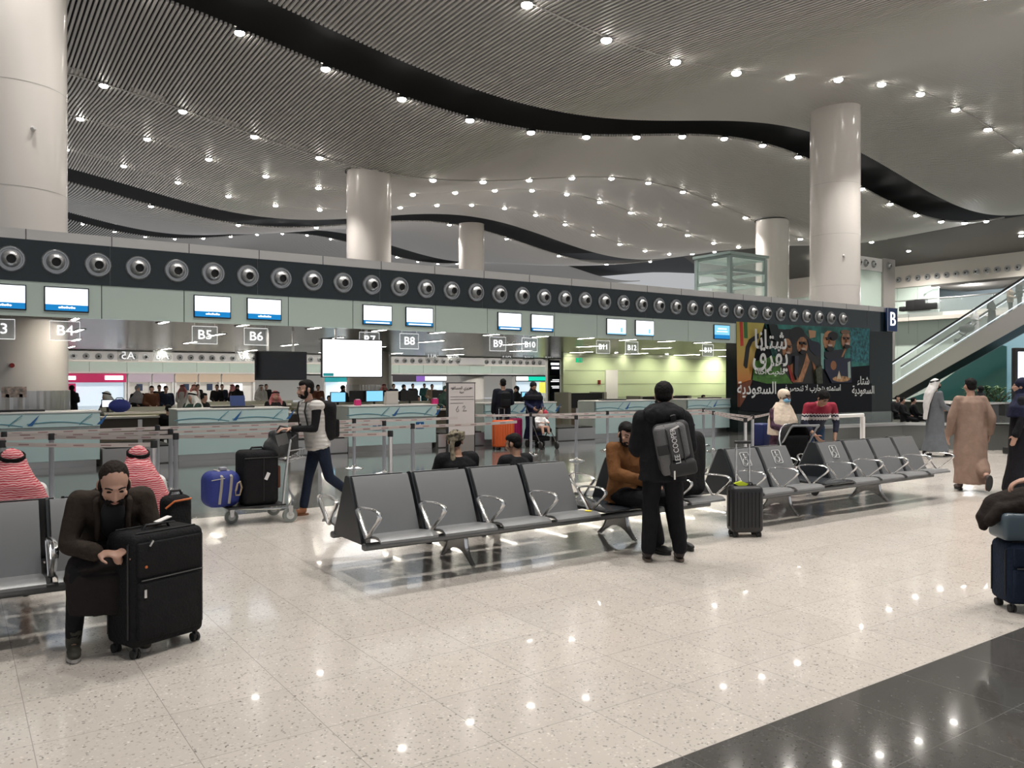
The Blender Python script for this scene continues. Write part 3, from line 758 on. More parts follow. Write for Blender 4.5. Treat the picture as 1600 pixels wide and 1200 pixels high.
# ---- white notice board
q = G(753, 719)
t = thing('notice_board', 'tall white notice board with Arabic lines and a handwritten mark on a steel stand', 'sign', (q.x, 15.2, 0), R(-3))
sc = (q.x*SN + 15.2*CS)/F
hw = 20.5*sc/.90
zt_ = CAM_H - 6*sc; zb_ = CAM_H + -87*sc
MB().box(-hw, hw, -.02, .06, zb_, zt_).build('white_panel', mat('notice_white', (.66, .60, .58), .4), t)
MB().box(-hw-.02, hw+.02, -.01, .08, 0.03, zb_).build('steel_stand', mat('stand_steel', (.42, .38, .35), .3, .8), t)
MB().box(-hw-.03, hw+.03, -.015, .075, zt_, zt_+.02).box(-hw-.02, -hw, -.015, .075, 0.03, zt_).box(hw, hw+.02, -.015, .075, 0.03, zt_).build('black_edge', BLACK, t)
MB().box(-hw-.05, hw+.05, -.14, .2, 0, .03).build('foot', STEEL, t)
INK = mat('ink', (.05, .05, .05), .6)
def ar(s, size, m, loc, parent, name='arabic_writing', rot=(R(90), 0, 0), ext=.002, bold=0.): return text(s[::-1], size, m, loc, rot, parent, name, ext, bold)
A_ = {'shatana': '\uFEB7\uFE98\uFE8E\uFEE7\uFE8E', 'yafriq': '\uFEF3\uFED4\uFEAE\uFED5', 'saud': '\uFE8D\uFEDF\uFEB4\uFECC\uFEEE\uFEA9\uFEF3\uFE94', 'shita': '\uFEB7\uFE98\uFE8E\uFE80',
      'balab': '\uFEA3\uFEE0\uFEA4\uFEF4\uFE96 \uFE8D\uFEA3\uFEE0\uFE8E\uFEEA', 'line': '\uFE8D\uFEB3\uFE98\uFEE4\uFE98\uFECA \uFE91\uFE98\uFEA0\uFE8E\uFEAD\uFE8F \uFEFB \uFE97\uFEE8\uFEA4\uFEBC\uFEAE \uFED3\uFEF2'}
ar('\uFECB\uFEB0\uFEF3\uFEB0\uFEF1 \uFE8D\uFEDF\uFEE4\uFEB4\uFE8E\uFED3\uFEAE', .085, INK, (0, -.025, zt_-.10), t)
ar('\uFECB\uFEAE\uFE91\uFEF3\uFE94', .06, INK, (0, -.025, zt_-.19), t)
mb = MB()
for k, z in enumerate((.30, .36, .44)): mb.box(-hw+.04, hw-(.02 if k < 2 else .28), -.023, -.02, zt_-z, zt_-z+.014)
mb.box(-hw+.05, -hw+.12, -.023, -.02, zt_-.12, zt_-.09).box(hw-.12, hw-.05, -.023, -.02, zt_-.12, zt_-.09)
mb.build('text_lines', mat('ink_grey', (.25, .22, .22), .6), t)
mb = MB(); mb.tube([(-.09, -.024, zt_-.50), (-.14, -.024, zt_-.58), (-.12, -.024, zt_-.62), (-.07, -.024, zt_-.60), (-.09, -.024, zt_-.56)], .006, n=5)
mb.tube([(.02, -.024, zt_-.52), (.06, -.024, zt_-.49), (.09, -.024, zt_-.52), (.03, -.024, zt_-.60), (.12, -.024, zt_-.60)], .006, n=5)
mb.build('handwritten_mark', INK, t)

# ---- poster
def PW(cx, cy, d=.02):
    p = GY(1140 + cx/6.154, 480 + cy/6.154, BY); return (p.x, p.z)
t = thing('wall_poster', 'huge winter holiday poster with white Arabic headline on the dark wall right of B13', 'poster', (XP, BY, 0))
_lay = [0]
def pp(name, pts, col, rough=.45, **kw):
    _lay[0] += 1; d = .012 + .0016*_lay[0]
    m = col if not isinstance(col, tuple) else mat('poster_' + name + str(_lay[0]), col, rough, **kw)
    return MB().prism([(PW(*q)[0]-XP, PW(*q)[1]) for q in pts], -d, -.0, 'y').build(name, m, t)
def circ(cx, cy, rx, ry, n=14, a0=0, a1=360): return [(cx + rx*math.cos(R(a0+(a1-a0)*i/n)), cy + ry*math.sin(R(a0+(a1-a0)*i/n))) for i in range(n)]
pp('black_ground', [(60, 140), (1340, 205), (1345, 880), (1340, 1100), (72, 990)], (.005, .006, .009), .5, spec=.2)
# orange-yellow sky panel with a gradient of the print itself
pm = bpy.data.materials.new('poster_orange'); pm.use_nodes = True; nt = pm.node_tree; b = nt.nodes['Principled BSDF']; b.inputs['Roughness'].default_value = .3
g = nt.nodes.new('ShaderNodeTexCoord'); sp = nt.nodes.new('ShaderNodeSeparateXYZ'); rr = nt.nodes.new('ShaderNodeValToRGB')
nt.links.new(g.outputs['Object'], sp.inputs[0]); mp = nt.nodes.new('ShaderNodeMapRange'); mp.inputs[1].default_value = .7; mp.inputs[2].default_value = 3.5
nt.links.new(sp.outputs[2], mp.inputs[0]); nt.links.new(mp.outputs[0], rr.inputs[0]); nt.links.new(rr.outputs[0], b.inputs[0])
e = rr.color_ramp.elements; e[0].color = (.10, .02, .006, 1); e[1].color = (.50, .42, .08, 1); q = e.new(.35); q.color = (.55, .20, .03, 1); q = e.new(.65); q.color = (.52, .35, .07, 1)
pp('orange_field', [(60, 140), (330, 155), (300, 260), (240, 440), (200, 720), (150, 860), (74, 900)], pm)
pp('red_stripe', [(90, 142), (122, 144), (130, 370), (100, 375)], (.55, .04, .02))
pp('green_stripe', [(130, 144), (165, 146), (170, 300), (135, 298)], (.03, .17, .04))
pp('black_hook', [(275, 250), (275, 300), (215, 335), (190, 390), (165, 585), (150, 590), (128, 560), (150, 380), (180, 310)], (.006, .006, .008))
pp('teal_ground', [(340, 160), (1340, 205), (1335, 560), (860, 600), (430, 560), (360, 300)], (.02, .14, .12), var=(2.5, .8))
pp('teal_tree', [(1150, 200), (1335, 210), (1330, 540), (1150, 520)], (.02, .13, .15), var=(8, .9))
pp('green_field', [(240, 520), (420, 470), (560, 520), (600, 735), (350, 735), (215, 700)], (.07, .20, .03), var=(3, .5))
pp('dark_centre', [(345, 200), (470, 210), (700, 230), (760, 300), (880, 400), (900, 470), (880, 735), (600, 735), (480, 560), (440, 400), (360, 330)], (.02, .02, .018))
SK = (.40, .19, .09); SK2 = (.30, .12, .05)
pp('hair', circ(560, 290, 90, 80), (.006, .006, .008)); pp('face', circ(545, 400, 48, 100), SK, var=(4, .5))
pp('hair', circ(640, 260, 75, 70), (.005, .005, .006)); pp('face', circ(690, 370, 52, 85), SK, var=(5, .5)); pp('beard', circ(640, 500, 90, 75), (.008, .007, .008))
pp('sunglasses', [(655, 335), (735, 345), (730, 365), (660, 360)], (.01, .01, .01))
pp('face', [(750, 220), (820, 228), (815, 290), (760, 300)], (.50, .28, .15)); pp('jacket_dark', [(740, 310), (850, 340), (900, 470), (820, 470), (760, 410)], (.01, .014, .03))
pp('pale_window', [(865, 250), (900, 255), (895, 590), (870, 590)], (.20, .38, .33))
pp('arm', [(570, 560), (600, 540), (660, 720), (600, 725)], SK2); pp('arm', [(730, 440), (760, 520), (690, 720), (640, 722), (700, 560)], SK, var=(6, .4))
pp('red_sleeve', [(545, 560), (565, 560), (615, 715), (585, 715)], (.30, .02, .015)); pp('arm', [(780, 520), (810, 560), (850, 700), (820, 700)], SK2)
pp('face', circ(945, 320, 60, 95), SK, var=(5, .4)); pp('hair', circ(980, 280, 50, 45), (.01, .008, .008)); pp('dark_coat', [(900, 430), (1100, 400), (1090, 500), (960, 520), (905, 480)], (.012, .014, .022))
pp('face', circ(1105, 320, 42, 88), (.38, .20, .12), var=(5, .4)); pp('hair', circ(1100, 240, 44, 22), (.18, .10, .06)); pp('arm', [(1060, 480), (1075, 480), (1120, 380), (1105, 370)], SK)
pp('night_table', [(900, 500), (1155, 490), (1160, 725), (970, 730), (905, 600)], (.012, .016, .04))
pp('warm_face', circ(985, 560, 28, 45), SK2); pp('food', circ(1060, 690, 85, 28), (.40, .22, .10), var=(9, .7)); pp('tent', [(1015, 690), (1038, 610), (1060, 690)], (.60, .50, .36)); pp('white_jug', [(1120, 530), (1145, 520), (1150, 680), (1125, 680)], (.35, .45, .40))
HB = (.008, .006, .006)
for fx, fy, s_ in ((545, 385, 1.), (690, 350, 1.), (945, 310, 1.1), (1105, 305, .9)):
    for q in (-1, 1):
        pp('eye', circ(fx+q*20*s_, fy, 9*s_, 7*s_, 8), HB); pp('brow', [(fx+q*20*s_-14*s_, fy-16*s_), (fx+q*20*s_+14*s_, fy-18*s_), (fx+q*20*s_+13*s_, fy-11*s_), (fx+q*20*s_-13*s_, fy-9*s_)], HB)
    pp('nose_shade', [(fx-5*s_, fy+5*s_), (fx+5*s_, fy+5*s_), (fx+11*s_, fy+34*s_), (fx-9*s_, fy+34*s_)], (.26, .11, .05)); pp('smile', circ(fx, fy+52*s_, 20*s_, 9*s_, 10), (.55, .42, .36)); pp('chin_beard', circ(fx, fy+84*s_, 32*s_, 20*s_, 12), HB)
pp('curtain', [(350, 165), (430, 170), (455, 250), (430, 330), (380, 300)], (.006, .012, .012)); pp('jacket_fold', [(600, 470), (640, 470), (620, 700), (600, 640)], (.03, .035, .05)); pp('jacket_fold', [(800, 600), (860, 560), (870, 735), (815, 735)], (.05, .055, .03), var=(8, .5))
pp('foot_band', [(74, 900), (200, 735), (1340, 735), (1340, 1100), (72, 990)], (.005, .006, .009), .5, spec=.2)
pp('orange_corner', [(70, 740), (190, 700), (150, 830), (72, 960)], (.16, .04, .012))
def par(s, size, cx, cy, m=SIGNW, d=-.13):
    x, z = PW(cx, cy); ar(s, size, m, (x-XP, d, z), t, ext=.003, bold=size*.014)
PWH = mat('poster_white', (.80, .80, .78), .4)
par(A_['shatana'], .86, 365, 325, PWH); par(A_['yafriq'], .95, 365, 480, PWH); par(A_['balab'], .30, 360, 620, PWH)
par(A_['saud'], .55, 235, 785, PWH); par(A_['line'], .30, 760, 780, PWH); par(A_['shita'], .42, 1255, 710, PWH); par(A_['saud'], .40, 1255, 800, PWH)
# B block sign
q = GY(1387, 500, BY)
t = thing('block_sign', 'navy square sign with white letter B at the corner of the dark wall', 'sign', (XR-.28, BY-.12, q.z))
MB().box(-.33, .33, -.04, .04, -.44, .44).build('panel', mat('navy_sign', (.012, .045, .16), .35), t)
MB().tube([(-.33, -.04, -.44), (.33, -.04, -.44), (.33, -.04, .44), (-.33, -.04, .44)], .015, n=4, close=True).build('edge', STEEL, t)
text('B', .75, SIGNW, (0, -.05, 0), parent=t, name='letter', ext=.008)
MB().box(-.05, .05, .04, .12, -.05, .05).build('bracket', STEEL, t)

# ---- fittings on the walls
q = GY(955, 600, 31.98); t = struct(MB().box(q.x-.42, q.x+.42, 31.93, 31.98, 0, 2.2).build('door_1', WHITEP))
for i, (px, py, l) in enumerate(((936, 597, 'on the green wall left of the white door'),)):
    q = GY(px, py, 31.95); tag(MB().box(q.x-.06, q.x+.06, 31.88, 31.98, q.z-.12, q.z+.1).build('fire_call_point', mat('call_red', (.25, .02, .015), .4)), 'dark red fire call point ' + l, 'alarm')
q = GY(905, 563, 28); t = thing('exit_sign', 'small green exit sign hanging before the green wall', 'sign', (q.x, 28, q.z))
MB().box(-.18, .18, -.02, .02, -.1, .1).build('panel', mat('exit_green', (.0, .3, .12), .4, emit=(.0, .6, .25), es=.8), t); MB().box(-.01, .01, -.01, .01, .1, LZ-q.z).build('rod', STEEL, t)
MB().ell((-.03, -.025, .04), (.02, .004, .02)).box(-.05, .0, -.026, -.02, -.07, .02).box(.06, .12, -.026, -.02, -.07, .07).build('running_figure', WHITEP, t)
q = GY(19, 571, 20.4); tag(MB().cyl((q.x, 20.5, q.z), (q.x, 20.42, q.z), .05).build('fire_bell', mat('bell_red', (.25, .01, .01), .4)), 'small round dark red bell on the cream column', 'alarm')
t = thing('floor_sign', 'small cream sign on two posts before the clad column base', 'sign', (GY(22, 640, 19.5).x, 19.5, 0))
MB().box(-.22, .22, -.02, .02, 1.33, 1.55).build('panel', mat('sign_pattern', (.62, .5, .42), .5, var=(14, .6)), t); MB().box(-.15, -.09, -.02, .02, 0, 1.4).box(.09, .15, -.02, .02, 0, 1.4).build('post', CREAM, t)
# ================================================================ BENCHES
PITCH = .593
def seat_pan_mesh(w_=.525):
    prof = [(-.20, .41), (-.27, .405), (-.40, .418), (-.52, .432), (-.58, .430), (-.625, .405), (-.625, .385), (-.585, .405), (-.52, .410), (-.40, .396), (-.27, .383), (-.20, .388)]
    return MB().prism(prof, 0, w_).mesh('seat', True)
def back_mesh(w_=.525):
    prof = [(-.285, .40), (-.235, .52), (-.165, .68), (-.085, .83), (-.065, .865), (-.040, .865), (-.06, .82), (-.14, .67), (-.21, .51), (-.26, .39)]
    return MB().prism(prof, 0, w_).mesh('backrest', True)
def arm_mesh():
    pts = [(-.40, .40), (-.36, .45), (-.30, .52), (-.235, .585), (-.225, .612), (-.26, .632), (-.36, .645), (-.50, .650), (-.60, .645), (-.640, .625), (-.645, .60), (-.61, .56), (-.52, .49), (-.44, .42)]
    return MB().tube([(0, y, z) for y, z in pts], .022, .010, n=8, close=True, side=(1, 0, 0)).mesh('armrest', True)
def side_mesh(): return MB().prism([(-.30, .33), (-.04, .865), (-.0, .875), (-.0, .33)], 0, .018).mesh('side_panel')
ME = {'seat': seat_pan_mesh(), 'backrest': back_mesh(), 'armrest': arm_mesh(), 'side_panel': side_mesh()}
ME['seat'].materials.append(GREYM); ME['backrest'].materials.append(GREYM); ME['armrest'].materials.append(CHROME); ME['side_panel'].materials.append(SIDEM)
LM = MB(); arc = lambda y0, z0, y1, z1, b: [(y0 + (y1-y0)*i/8 + b*math.sin(math.pi*i/8), z0 + (z1-z0)*i/8) for i in range(9)]
LM.prism([(-.13, .32), (-.16, .24)] + arc(-.165, .22, -.29, .012, .035)[1:] + [(-.25, .008)] + [(-.25 + .5*i/8, .012 + .12*math.sin(math.pi*i/8)) for i in range(1, 8)] + [(.25, .008)] + arc(-.165, .22, -.29, .012, .035)[::-1][0:0] + [(-y, z) for y, z in arc(-.165, .22, -.29, .012, .035)[::-1]][:-1] + [(.16, .24), (.13, .32)], -.008, .008)
LEGP = LM.mesh('leg'); LEGP.materials.append(mat('leg_plate', (.30, .30, .30), .22, .85))
mb = MB()
mb.tube([(0, y, z) for y, z in [(-.13, .32), (-.16, .25)] + arc(-.165, .22, -.30, .01, .035)[1:]], .022, .010, n=8, side=(1, 0, 0))
LEGE = mb.mesh('leg_edge', True); LEGE.materials.append(CHROME)
def row_part(name, me, t, x, flip):
    o = bpy.data.objects.new(name, me); C.objects.link(o); o.parent = t
    if flip: o.rotation_euler = (0, 0, math.pi); o.location = (x, 0, 0)
    else: o.location = (x, 0, 0)
    return o
def bench(x0, layout, label, syms=(), dxr=0.):
    """layout: S seat, T table, for each 0.593 m place; both rows back to back"""
    n = len(layout); L = n*PITCH
    t = thing('airport_bench', label, 'bench', (x0, 6.5, 0), 0, 'back-to-back waiting benches')
    MB().rbox(-.03, L, -.37, -.30, .285, .345, .02).build('beam', BEAM, t, True); MB().rbox(-.03, L, .30, .37, .285, .345, .02).build('beam', BEAM, t, True)
    mb = MB()
    for i in range(n+1): mb.box(max(0, i*PITCH-.06), max(0, i*PITCH-.06)+.04, -.34, .34, .33, .39)
    mb.build('crossbar', BEAM, t)
    k = 0
    for i, ch in enumerate(layout):
        x = i*PITCH
        if ch == 'T':
            MB().rbox(x+.005, x+PITCH-.035, -.60, .60, .405, .43, .012).build('table', mat('table_dark', (.035, .038, .042), .12), t, True)
        else:
            for fl in (False, True):
                xx = x + (dxr if fl else 0)
                if fl: row_part('seat', ME['seat'], t, xx+.525, True); row_part('backrest', ME['backrest'], t, xx+.525, True)
                else: row_part('seat', ME['seat'], t, xx, False); row_part('backrest', ME['backrest'], t, xx, False)
                row_part('side_panel', ME['side_panel'], t, xx-.022 if not fl else xx-.004, fl)
            k += 1
            if k in syms:
                o = MB(); W_, H_ = .062, .085
                o.tube([(-W_, 0, -H_), (W_, 0, -H_), (W_+.012, 0, -H_+.012), (W_+.012, 0, H_-.012), (W_, 0, H_), (-W_, 0, H_), (-W_-.012, 0, H_-.012), (-W_-.012, 0, -H_+.012)], .005, .003, n=5, close=True)
                o.ell((-.01, 0, .06), (.013, .003, .013), nu=8, nv=5)
                o.tube([(-.01, 0, .045), (-.008, 0, -.005), (.03, 0, -.008), (.045, 0, -.055), (.055, 0, -.05)], .006, .003, n=5); o.tube([(-.01, 0, .025), (.025, 0, .02)], .005, .003, n=5)
                o.tube([(-.018 + .04*math.cos(R(a)), 0, -.03 + .04*math.sin(R(a))) for a in range(120, 400, 25)], .005, .003, n=5)
                q = o.build('wheelchair_symbol', mat('symbol_white', (.75, .75, .75), .5), t); q.location = (x+.26, -.142, .745); q.rotation_euler = (R(-25), 0, 0)
        row_part('armrest', ME['armrest'], t, x-.02, False); row_part('armrest', ME['armrest'], t, x-.02 + dxr, True)
    row_part('armrest', ME['armrest'], t, L-.01, False); row_part('armrest', ME['armrest'], t, L-.01 + dxr, True)
    for xx in (L*.5-1.0, L*.5+1.0):
        q = row_part('leg', LEGP, t, xx, False)
        for fl in (0, 1): e = bpy.data.objects.new('chrome_edge', LEGE); C.objects.link(e); e.parent = q; e.rotation_euler = (0, 0, math.pi*fl)
    return t
b1 = bench(2.80, 'SSSSTSS', 'middle back-to-back grey metal bench with a man in a brown jacket on it')
b2 = bench(7.55, 'SSTSSSS', 'right back-to-back grey metal bench with wheelchair symbols on its backs', syms=(1, 2, 3))
b0 = bench(-3.60, 'SSSSTSSS', 'left back-to-back grey metal bench cut off by the photo edge', dxr=.10)
tag(MB().cyl((5.02, 5.96, .436), (5.02, 5.96, .440), .035, n=16).build('yellow_sticker', mat('yellow_paper', (.75, .60, .03), .5)), 'small yellow sticker lying on the fourth seat of the middle bench', 'sticker')

# ================================================================ BARRIERS
POST = mat('post_steel', (.62, .63, .68), .35, .6); TAPE = mat('belt_tape', (.60, .53, .50), .6)
TAPET = mat('belt_print', (.35, .22, .22), .6)
pm_ = MB().lathe([(.031, .02), (.031, .86), (.038, .87), (.038, .94), (.03, .95)], n=16).mesh('pole', True); pm_.materials.append(POST)
pb_ = MB().lathe([(.175, 0), (.175, .01), (.12, .028), (.05, .04), (.034, .07)], n=28).mesh('base', True); pb_.materials.append(CHROME)
ph_ = MB().lathe([(.04, .865), (.04, .945), (.036, .955)], n=16).mesh('belt_head', True); ph_.materials.append(BLACK)
PP = {}
def stanchion(key, x, y, label):
    t = thing('barrier_post', label, 'barrier post', (x, y, 0), 0, 'queue barrier posts'); PP[key] = (t, V((x, y, 0)))
    obj('pole', pm_, None, t); obj('base', pb_, None, t); obj('belt_head', ph_, None, t)
def belt(a, b, z=.905):
    t, p = PP[a]; q = PP[b][1] if isinstance(b, str) else V(b); d = q-p
    L = d.length; u = d.normalized(); nrm = V((-u.y, u.x, 0)); mb = MB(); n = 10; rings = []
    for i in range(n+1):
        s = i/n; c = u*(s*L) + V((0, 0, z - .012*math.sin(math.pi*s))); rings.append([c+nrm*.002+V((0,0,.026)), c-nrm*.002+V((0,0,.026)), c-nrm*.002-V((0,0,.026)), c+nrm*.002-V((0,0,.026))])
    bl = mb.loft(rings).build('belt', TAPE, t)
    mb = MB(); k = int(L/.34)
    for i in range(k):
        c = u*(.2 + i*.34); zz = z - .012*math.sin(math.pi*(.2+i*.34)/L)
        for s in (-1, 1):
            o = nrm*.0035*s
            mb.add([c+o+V((0,0,zz-.008)), c+u*.13+o+V((0,0,zz-.008)), c+u*.13+o+V((0,0,zz+.008)), c+o+V((0,0,zz+.008))], [(0,1,2,3)])
    if k: mb.build('printed_text', TAPET, bl)
for k, x, y, l in [('l1', .5, 11.7, 'at the far left above the red headscarf'), ('l2', .6, 13.6, 'second row at the far left'), ('l3', 1.12, 12.8, 'behind the red headscarf'),
                   ('m0', 2.02, 10.6, 'nearest, right of the bearded man'), ('m1', 2.55, 11.9, 'left group, front right with wide chrome foot'), ('m2', 2.70, 12.95, 'left group, middle one'), ('m3', 2.75, 14.15, 'left group, rear one'),
                   ('c1', 6.3, 14.4, 'left of the two emblems, foot fully visible'), ('c2', 6.4, 13.3, 'between the two emblems, farther left'), ('c3', 5.25, 10.7, 'nearest before the pink-tagged counter'), ('c4', 6.4, 12.2, 'before the right emblem'),
                   ('r1', 10.7, 14.7, 'before the pushchair'), ('r2', 10.7, 13.1, 'right of the pushchair'), ('r3', 12.8, 14.5, 'left of the standing man'), ('r4', 15.9, 14.3, 'right of the standing man, rear'), ('r5', 14.8, 13.0, 'right of the standing man, front'),
                   ('s1', 12.7, 10.35, 'behind the cabin suitcase handle'), ('s2', 13.85, 11.1, 'left of the cream hijab'), ('n1', 9.4, 15.3, 'behind the orange suitcase'), ('s3', 16.6, 12.6, 'far right behind the red sweater')]:
    stanchion(k, x, y, 'grey queue barrier post ' + l)
for a, b in [('l1', 'm0'), ('l2', 'm2'), ('l3', 'm1'), ('m3', 'c1'), ('m1', 'c4'), ('m2', 'c2'), ('c4', (8.7, 12.4, 0)), ('c1', (8.6, 14.4, 0)), ('r1', 'r2'), ('r1', 'n1'), ('r2', 'r5'), ('r3', 'r1'), ('r5', 's1'), ('r4', 's2'), ('s1', 's2'), ('s2', 's3'), ('c3', 'm1'), ('r3', 'r4')]: belt(a, b)
PP['a'] = PP['l1']; belt('l1', (-3, 11.6, 0)); belt('l2', (-3, 13.5, 0)); belt('l3', (-3, 12.8, 0)); belt('m3', (-3, 14.2, 0))
t = thing('crowd_barrier', 'white tubular barrier frame right of the man in the red topped sweater', 'barrier', (13.4, 9.2, 0))
MB().rbox(0, 1.45, -.03, .03, .96, 1.03, .02).build('top_rail', WHITEP, t); MB().rbox(1.38, 1.46, -.04, .04, 0, .97, .02).build('post', WHITEP, t); MB().rbox(0, .06, -.03, .03, 0, .97, .02).build('post', WHITEP, t)
# low parapet
pts = [(15.7, 11.3), (19.2, 10.95), (24.5, 6.0)]; t = thing('low_parapet', 'low grey parapet with steel capping before the escalator', 'wall', (0, 0, 0))
for (a, b), nm in zip(zip(pts, pts[1:]), ('left', 'right')):
    d = V(b)-V(a); L = d.length; ang = math.atan2(d.y, d.x); M3 = Matrix.Rotation(ang, 3, 'Z'); c = (V((*a, 0))+V((*b, 0)))/2
    MB().obox(c+V((0,0,.29)), (L, .25, .58), M3).build('wall_panel', mat('parapet_green_grey', (.17, .18, .17), .2), t); MB().obox(c+V((0,0,.61)), (L+.1, .45, .05), M3).build('capping', STEEL, t)
    if nm == 'left': MB().obox(c+V((0,.2,.76)), (L, .015, .3), M3).build('glass_pane', GLASS, t)

# ================================================================ ESCALATOR
EX = 45.0
def EZ(px, py, X=EX): return MX(px, py, X)
h0, h1 = EZ(1385, 572), EZ(1640, 407)
b0_, b1_ = EZ(1385, 628), EZ(1640, 484)
s0, s1 = EZ(1385, 608), EZ(1640, 449)
t = thing('escalator', 'steel sided escalator rising to the upper level at the right', 'escalator', (EX, 0, 0))
def yz(p): return (p.y, p.z)
for dx in (0, 1.55):
    MB().prism([yz(b0_), yz(b1_), yz(s1), yz(s0)], dx-.04, dx+.04).build('side_panel', mat('escalator_cladding', (.50, .48, .475), .35, .35), t)
    MB().prism([yz(s0), yz(s1), (h1.y, h1.z-.1), (h0.y, h0.z-.1)], dx-.01, dx+.01).build('glass_balustrade', GLASS, t)
    MB().tube([(dx, h0.y, h0.z), (dx, h1.y, h1.z)], .06, .05).build('handrail', BLACK, t)
    MB().tube([(dx, h0.y, h0.z-.11), (dx, h1.y, h1.z-.11)], .03, .025).build('light_strip', mat('rail_light', (.8, .85, .9), .4, emit=(.85, .92, 1), es=1.0), t)
    MB().tube([(dx-.05, s0.y, s0.z+.10), (dx-.05, s1.y, s1.z+.10)], .02, .02).build('skirting_light', mat('rail_light', None or (.8, .85, .9)), t)
MB().prism([yz(b0_), yz(b1_), (s1.y, s1.z-.15), (s0.y, s0.z-.15)], .05, 1.5).build('truss', BLACK, t)
n = 34; mb = MB()
for i in range(n):
    a = s0.lerp(s1, i/n); mb.box(.08, 1.47, a.y-.42, a.y, a.z-.12, a.z+.02)
mb.build('step', STEEL, t)
# dark recess and teal wall below the escalator, planter
TL = mat('teal_glass_wall', (.05, .16, .15), .08)
t = thing('green_glass_wall', 'dark teal glass wall with plants under the escalator', 'wall panel', (EX+3.2, 0, 0))
GX = EX + 3.2
def gpoly(pts, X): return [(MX(a, b, X).y, max(.01, MX(a, b, X).z)) for a, b in pts]
MB().prism(gpoly([(1386, 672), (1386, 664), (1450, 612), (1500, 575), (1550, 536), (1572, 541), (1572, 672)], GX), 0, .1).build('glass_panel', TL, t)
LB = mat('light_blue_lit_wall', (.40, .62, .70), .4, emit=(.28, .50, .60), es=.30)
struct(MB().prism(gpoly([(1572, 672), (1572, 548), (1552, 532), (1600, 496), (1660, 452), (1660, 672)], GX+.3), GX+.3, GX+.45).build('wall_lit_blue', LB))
t = thing('planter', 'long dark planter ledge with white edge under the escalator', 'planter', (41, 0, 0))
a0, a1 = MX(1440, 628, 41).y, MX(1575, 628, 41).y
MB().box(-.3, .3, a1, a0+4, 0, .55).build('trough', mat('planter_dark', (.03, .035, .035), .3), t); MB().box(-.35, .35, a1, a0+4, .55, .62).build('white_edge', WHITEP, t)
LEAF = mat('leaf_green', (.06, .13, .04), .5, var=(6, .4))
for k, (px, l, sz, n) in enumerate(((1537, 'bushy dark green shrub in the planter under the escalator', 1.0, 160), (1560, 'spreading palm-like shrub in the planter at the right', .9, 90))):
    q = MX(px, 626, 41.0); t = thing('shrub', l, 'plant', (41.0, q.y, .5)); rr = random.Random(k)
    mb = MB()
    for i in range(n):
        a = rr.uniform(0, 2*math.pi); r_ = sz*rr.uniform(.15, 1); z = .15 + rr.uniform(0, .75)*sz; c = V((r_*.5*math.cos(a), r_*math.sin(a), z))
        d = V((math.cos(a), math.sin(a), rr.uniform(-.1, .8))).normalized()*(.28 if k == 0 else .42); s = d.cross(V((0,0,1))).normalized()*.05
        mb.add([c-d*.5, c-s, c+d*.5, c+s, c+V((0,0,.02))], [(0,1,4), (1,2,4), (2,3,4), (3,0,4)])
    mb.build('foliage', LEAF, t)
    mb = MB()
    for i in range(10):
        a = i*.63; mb.tube([(0, 0, 0), (.15*math.cos(a), .25*math.sin(a), .35*sz), (.35*math.cos(a), .6*math.sin(a), .7*sz)], .012, n=5)
    mb.build('stem', mat('stem_brown', (.08, .06, .03), .7), t)
# dark booth block
t = thing('information_desk', 'dark boxy desk between the two robed men and the right edge', 'desk', (23.1, 10.7, 0))
MB().rbox(-.6, .7, 0, .8, 0, 1.02, .03).build('body', mat('desk_black', (.016, .018, .022), .4), t); MB().rbox(-.65, .75, -.05, .85, 1.02, 1.06, .01).build('top', STEEL, t)
# tall lit display at the right edge
q = GY(1583, 600, 8.6); t = thing('digital_display', 'tall lit white display with black frame at the right edge', 'screen', (q.x, 8.6, 0), R(-22))
MB().rbox(0, 1.1, -.06, .06, .15, 2.42, .02).build('frame', BLACK, t); MB().box(.07, 1.03, -.068, -.06, .3, 2.33).build('picture', SCRW, t); MB().rbox(-.05, 1.15, -.25, .25, 0, .15, .02).build('foot', BLACK, t)
# ================================================================ PEOPLE
SKIN = {'light': mat('skin_light', (.46, .27, .20), .5, var=(9, .08)), 'tan': mat('skin_tan', (.36, .20, .13), .5, var=(9, .08)), 'dark': mat('skin_dark', (.12, .06, .04), .5)}
HAIRM = mat('hair_black', (.008, .007, .007), .7, spec=.15, bump=(60, .6)); HAIRB = mat('hair_dark_brown', (.020, .014, .011), .7, spec=.15, bump=(60, .6))
STAND = dict(pelvis=(0,0,.93), chest=(0,.0,1.27), neck=(0,-.01,1.44), head=(0,.015,1.60), shR=(.185,-.01,1.40), shL=(-.185,-.01,1.40), elR=(.235,-.02,1.12), elL=(-.235,-.02,1.12),
             wrR=(.245,.06,.88), wrL=(-.245,.06,.88), hpR=(.09,0,.90), hpL=(-.09,0,.90), knR=(.10,.02,.49), knL=(-.10,.02,.49), anR=(.10,-.02,.08), anL=(-.10,-.02,.08))
SIT = dict(pelvis=(0,0,.53), chest=(0,-.06,.86), neck=(0,-.08,1.04), head=(0,-.05,1.20), shR=(.185,-.07,1.0), shL=(-.185,-.07,1.0), elR=(.235,.02,.74), elL=(-.235,.02,.74),
           wrR=(.14,.22,.66), wrL=(-.14,.22,.66), hpR=(.09,.02,.52), hpL=(-.09,.02,.52), knR=(.12,.44,.50), knL=(-.12,.44,.50), anR=(.12,.42,.08), anL=(-.12,.42,.08))
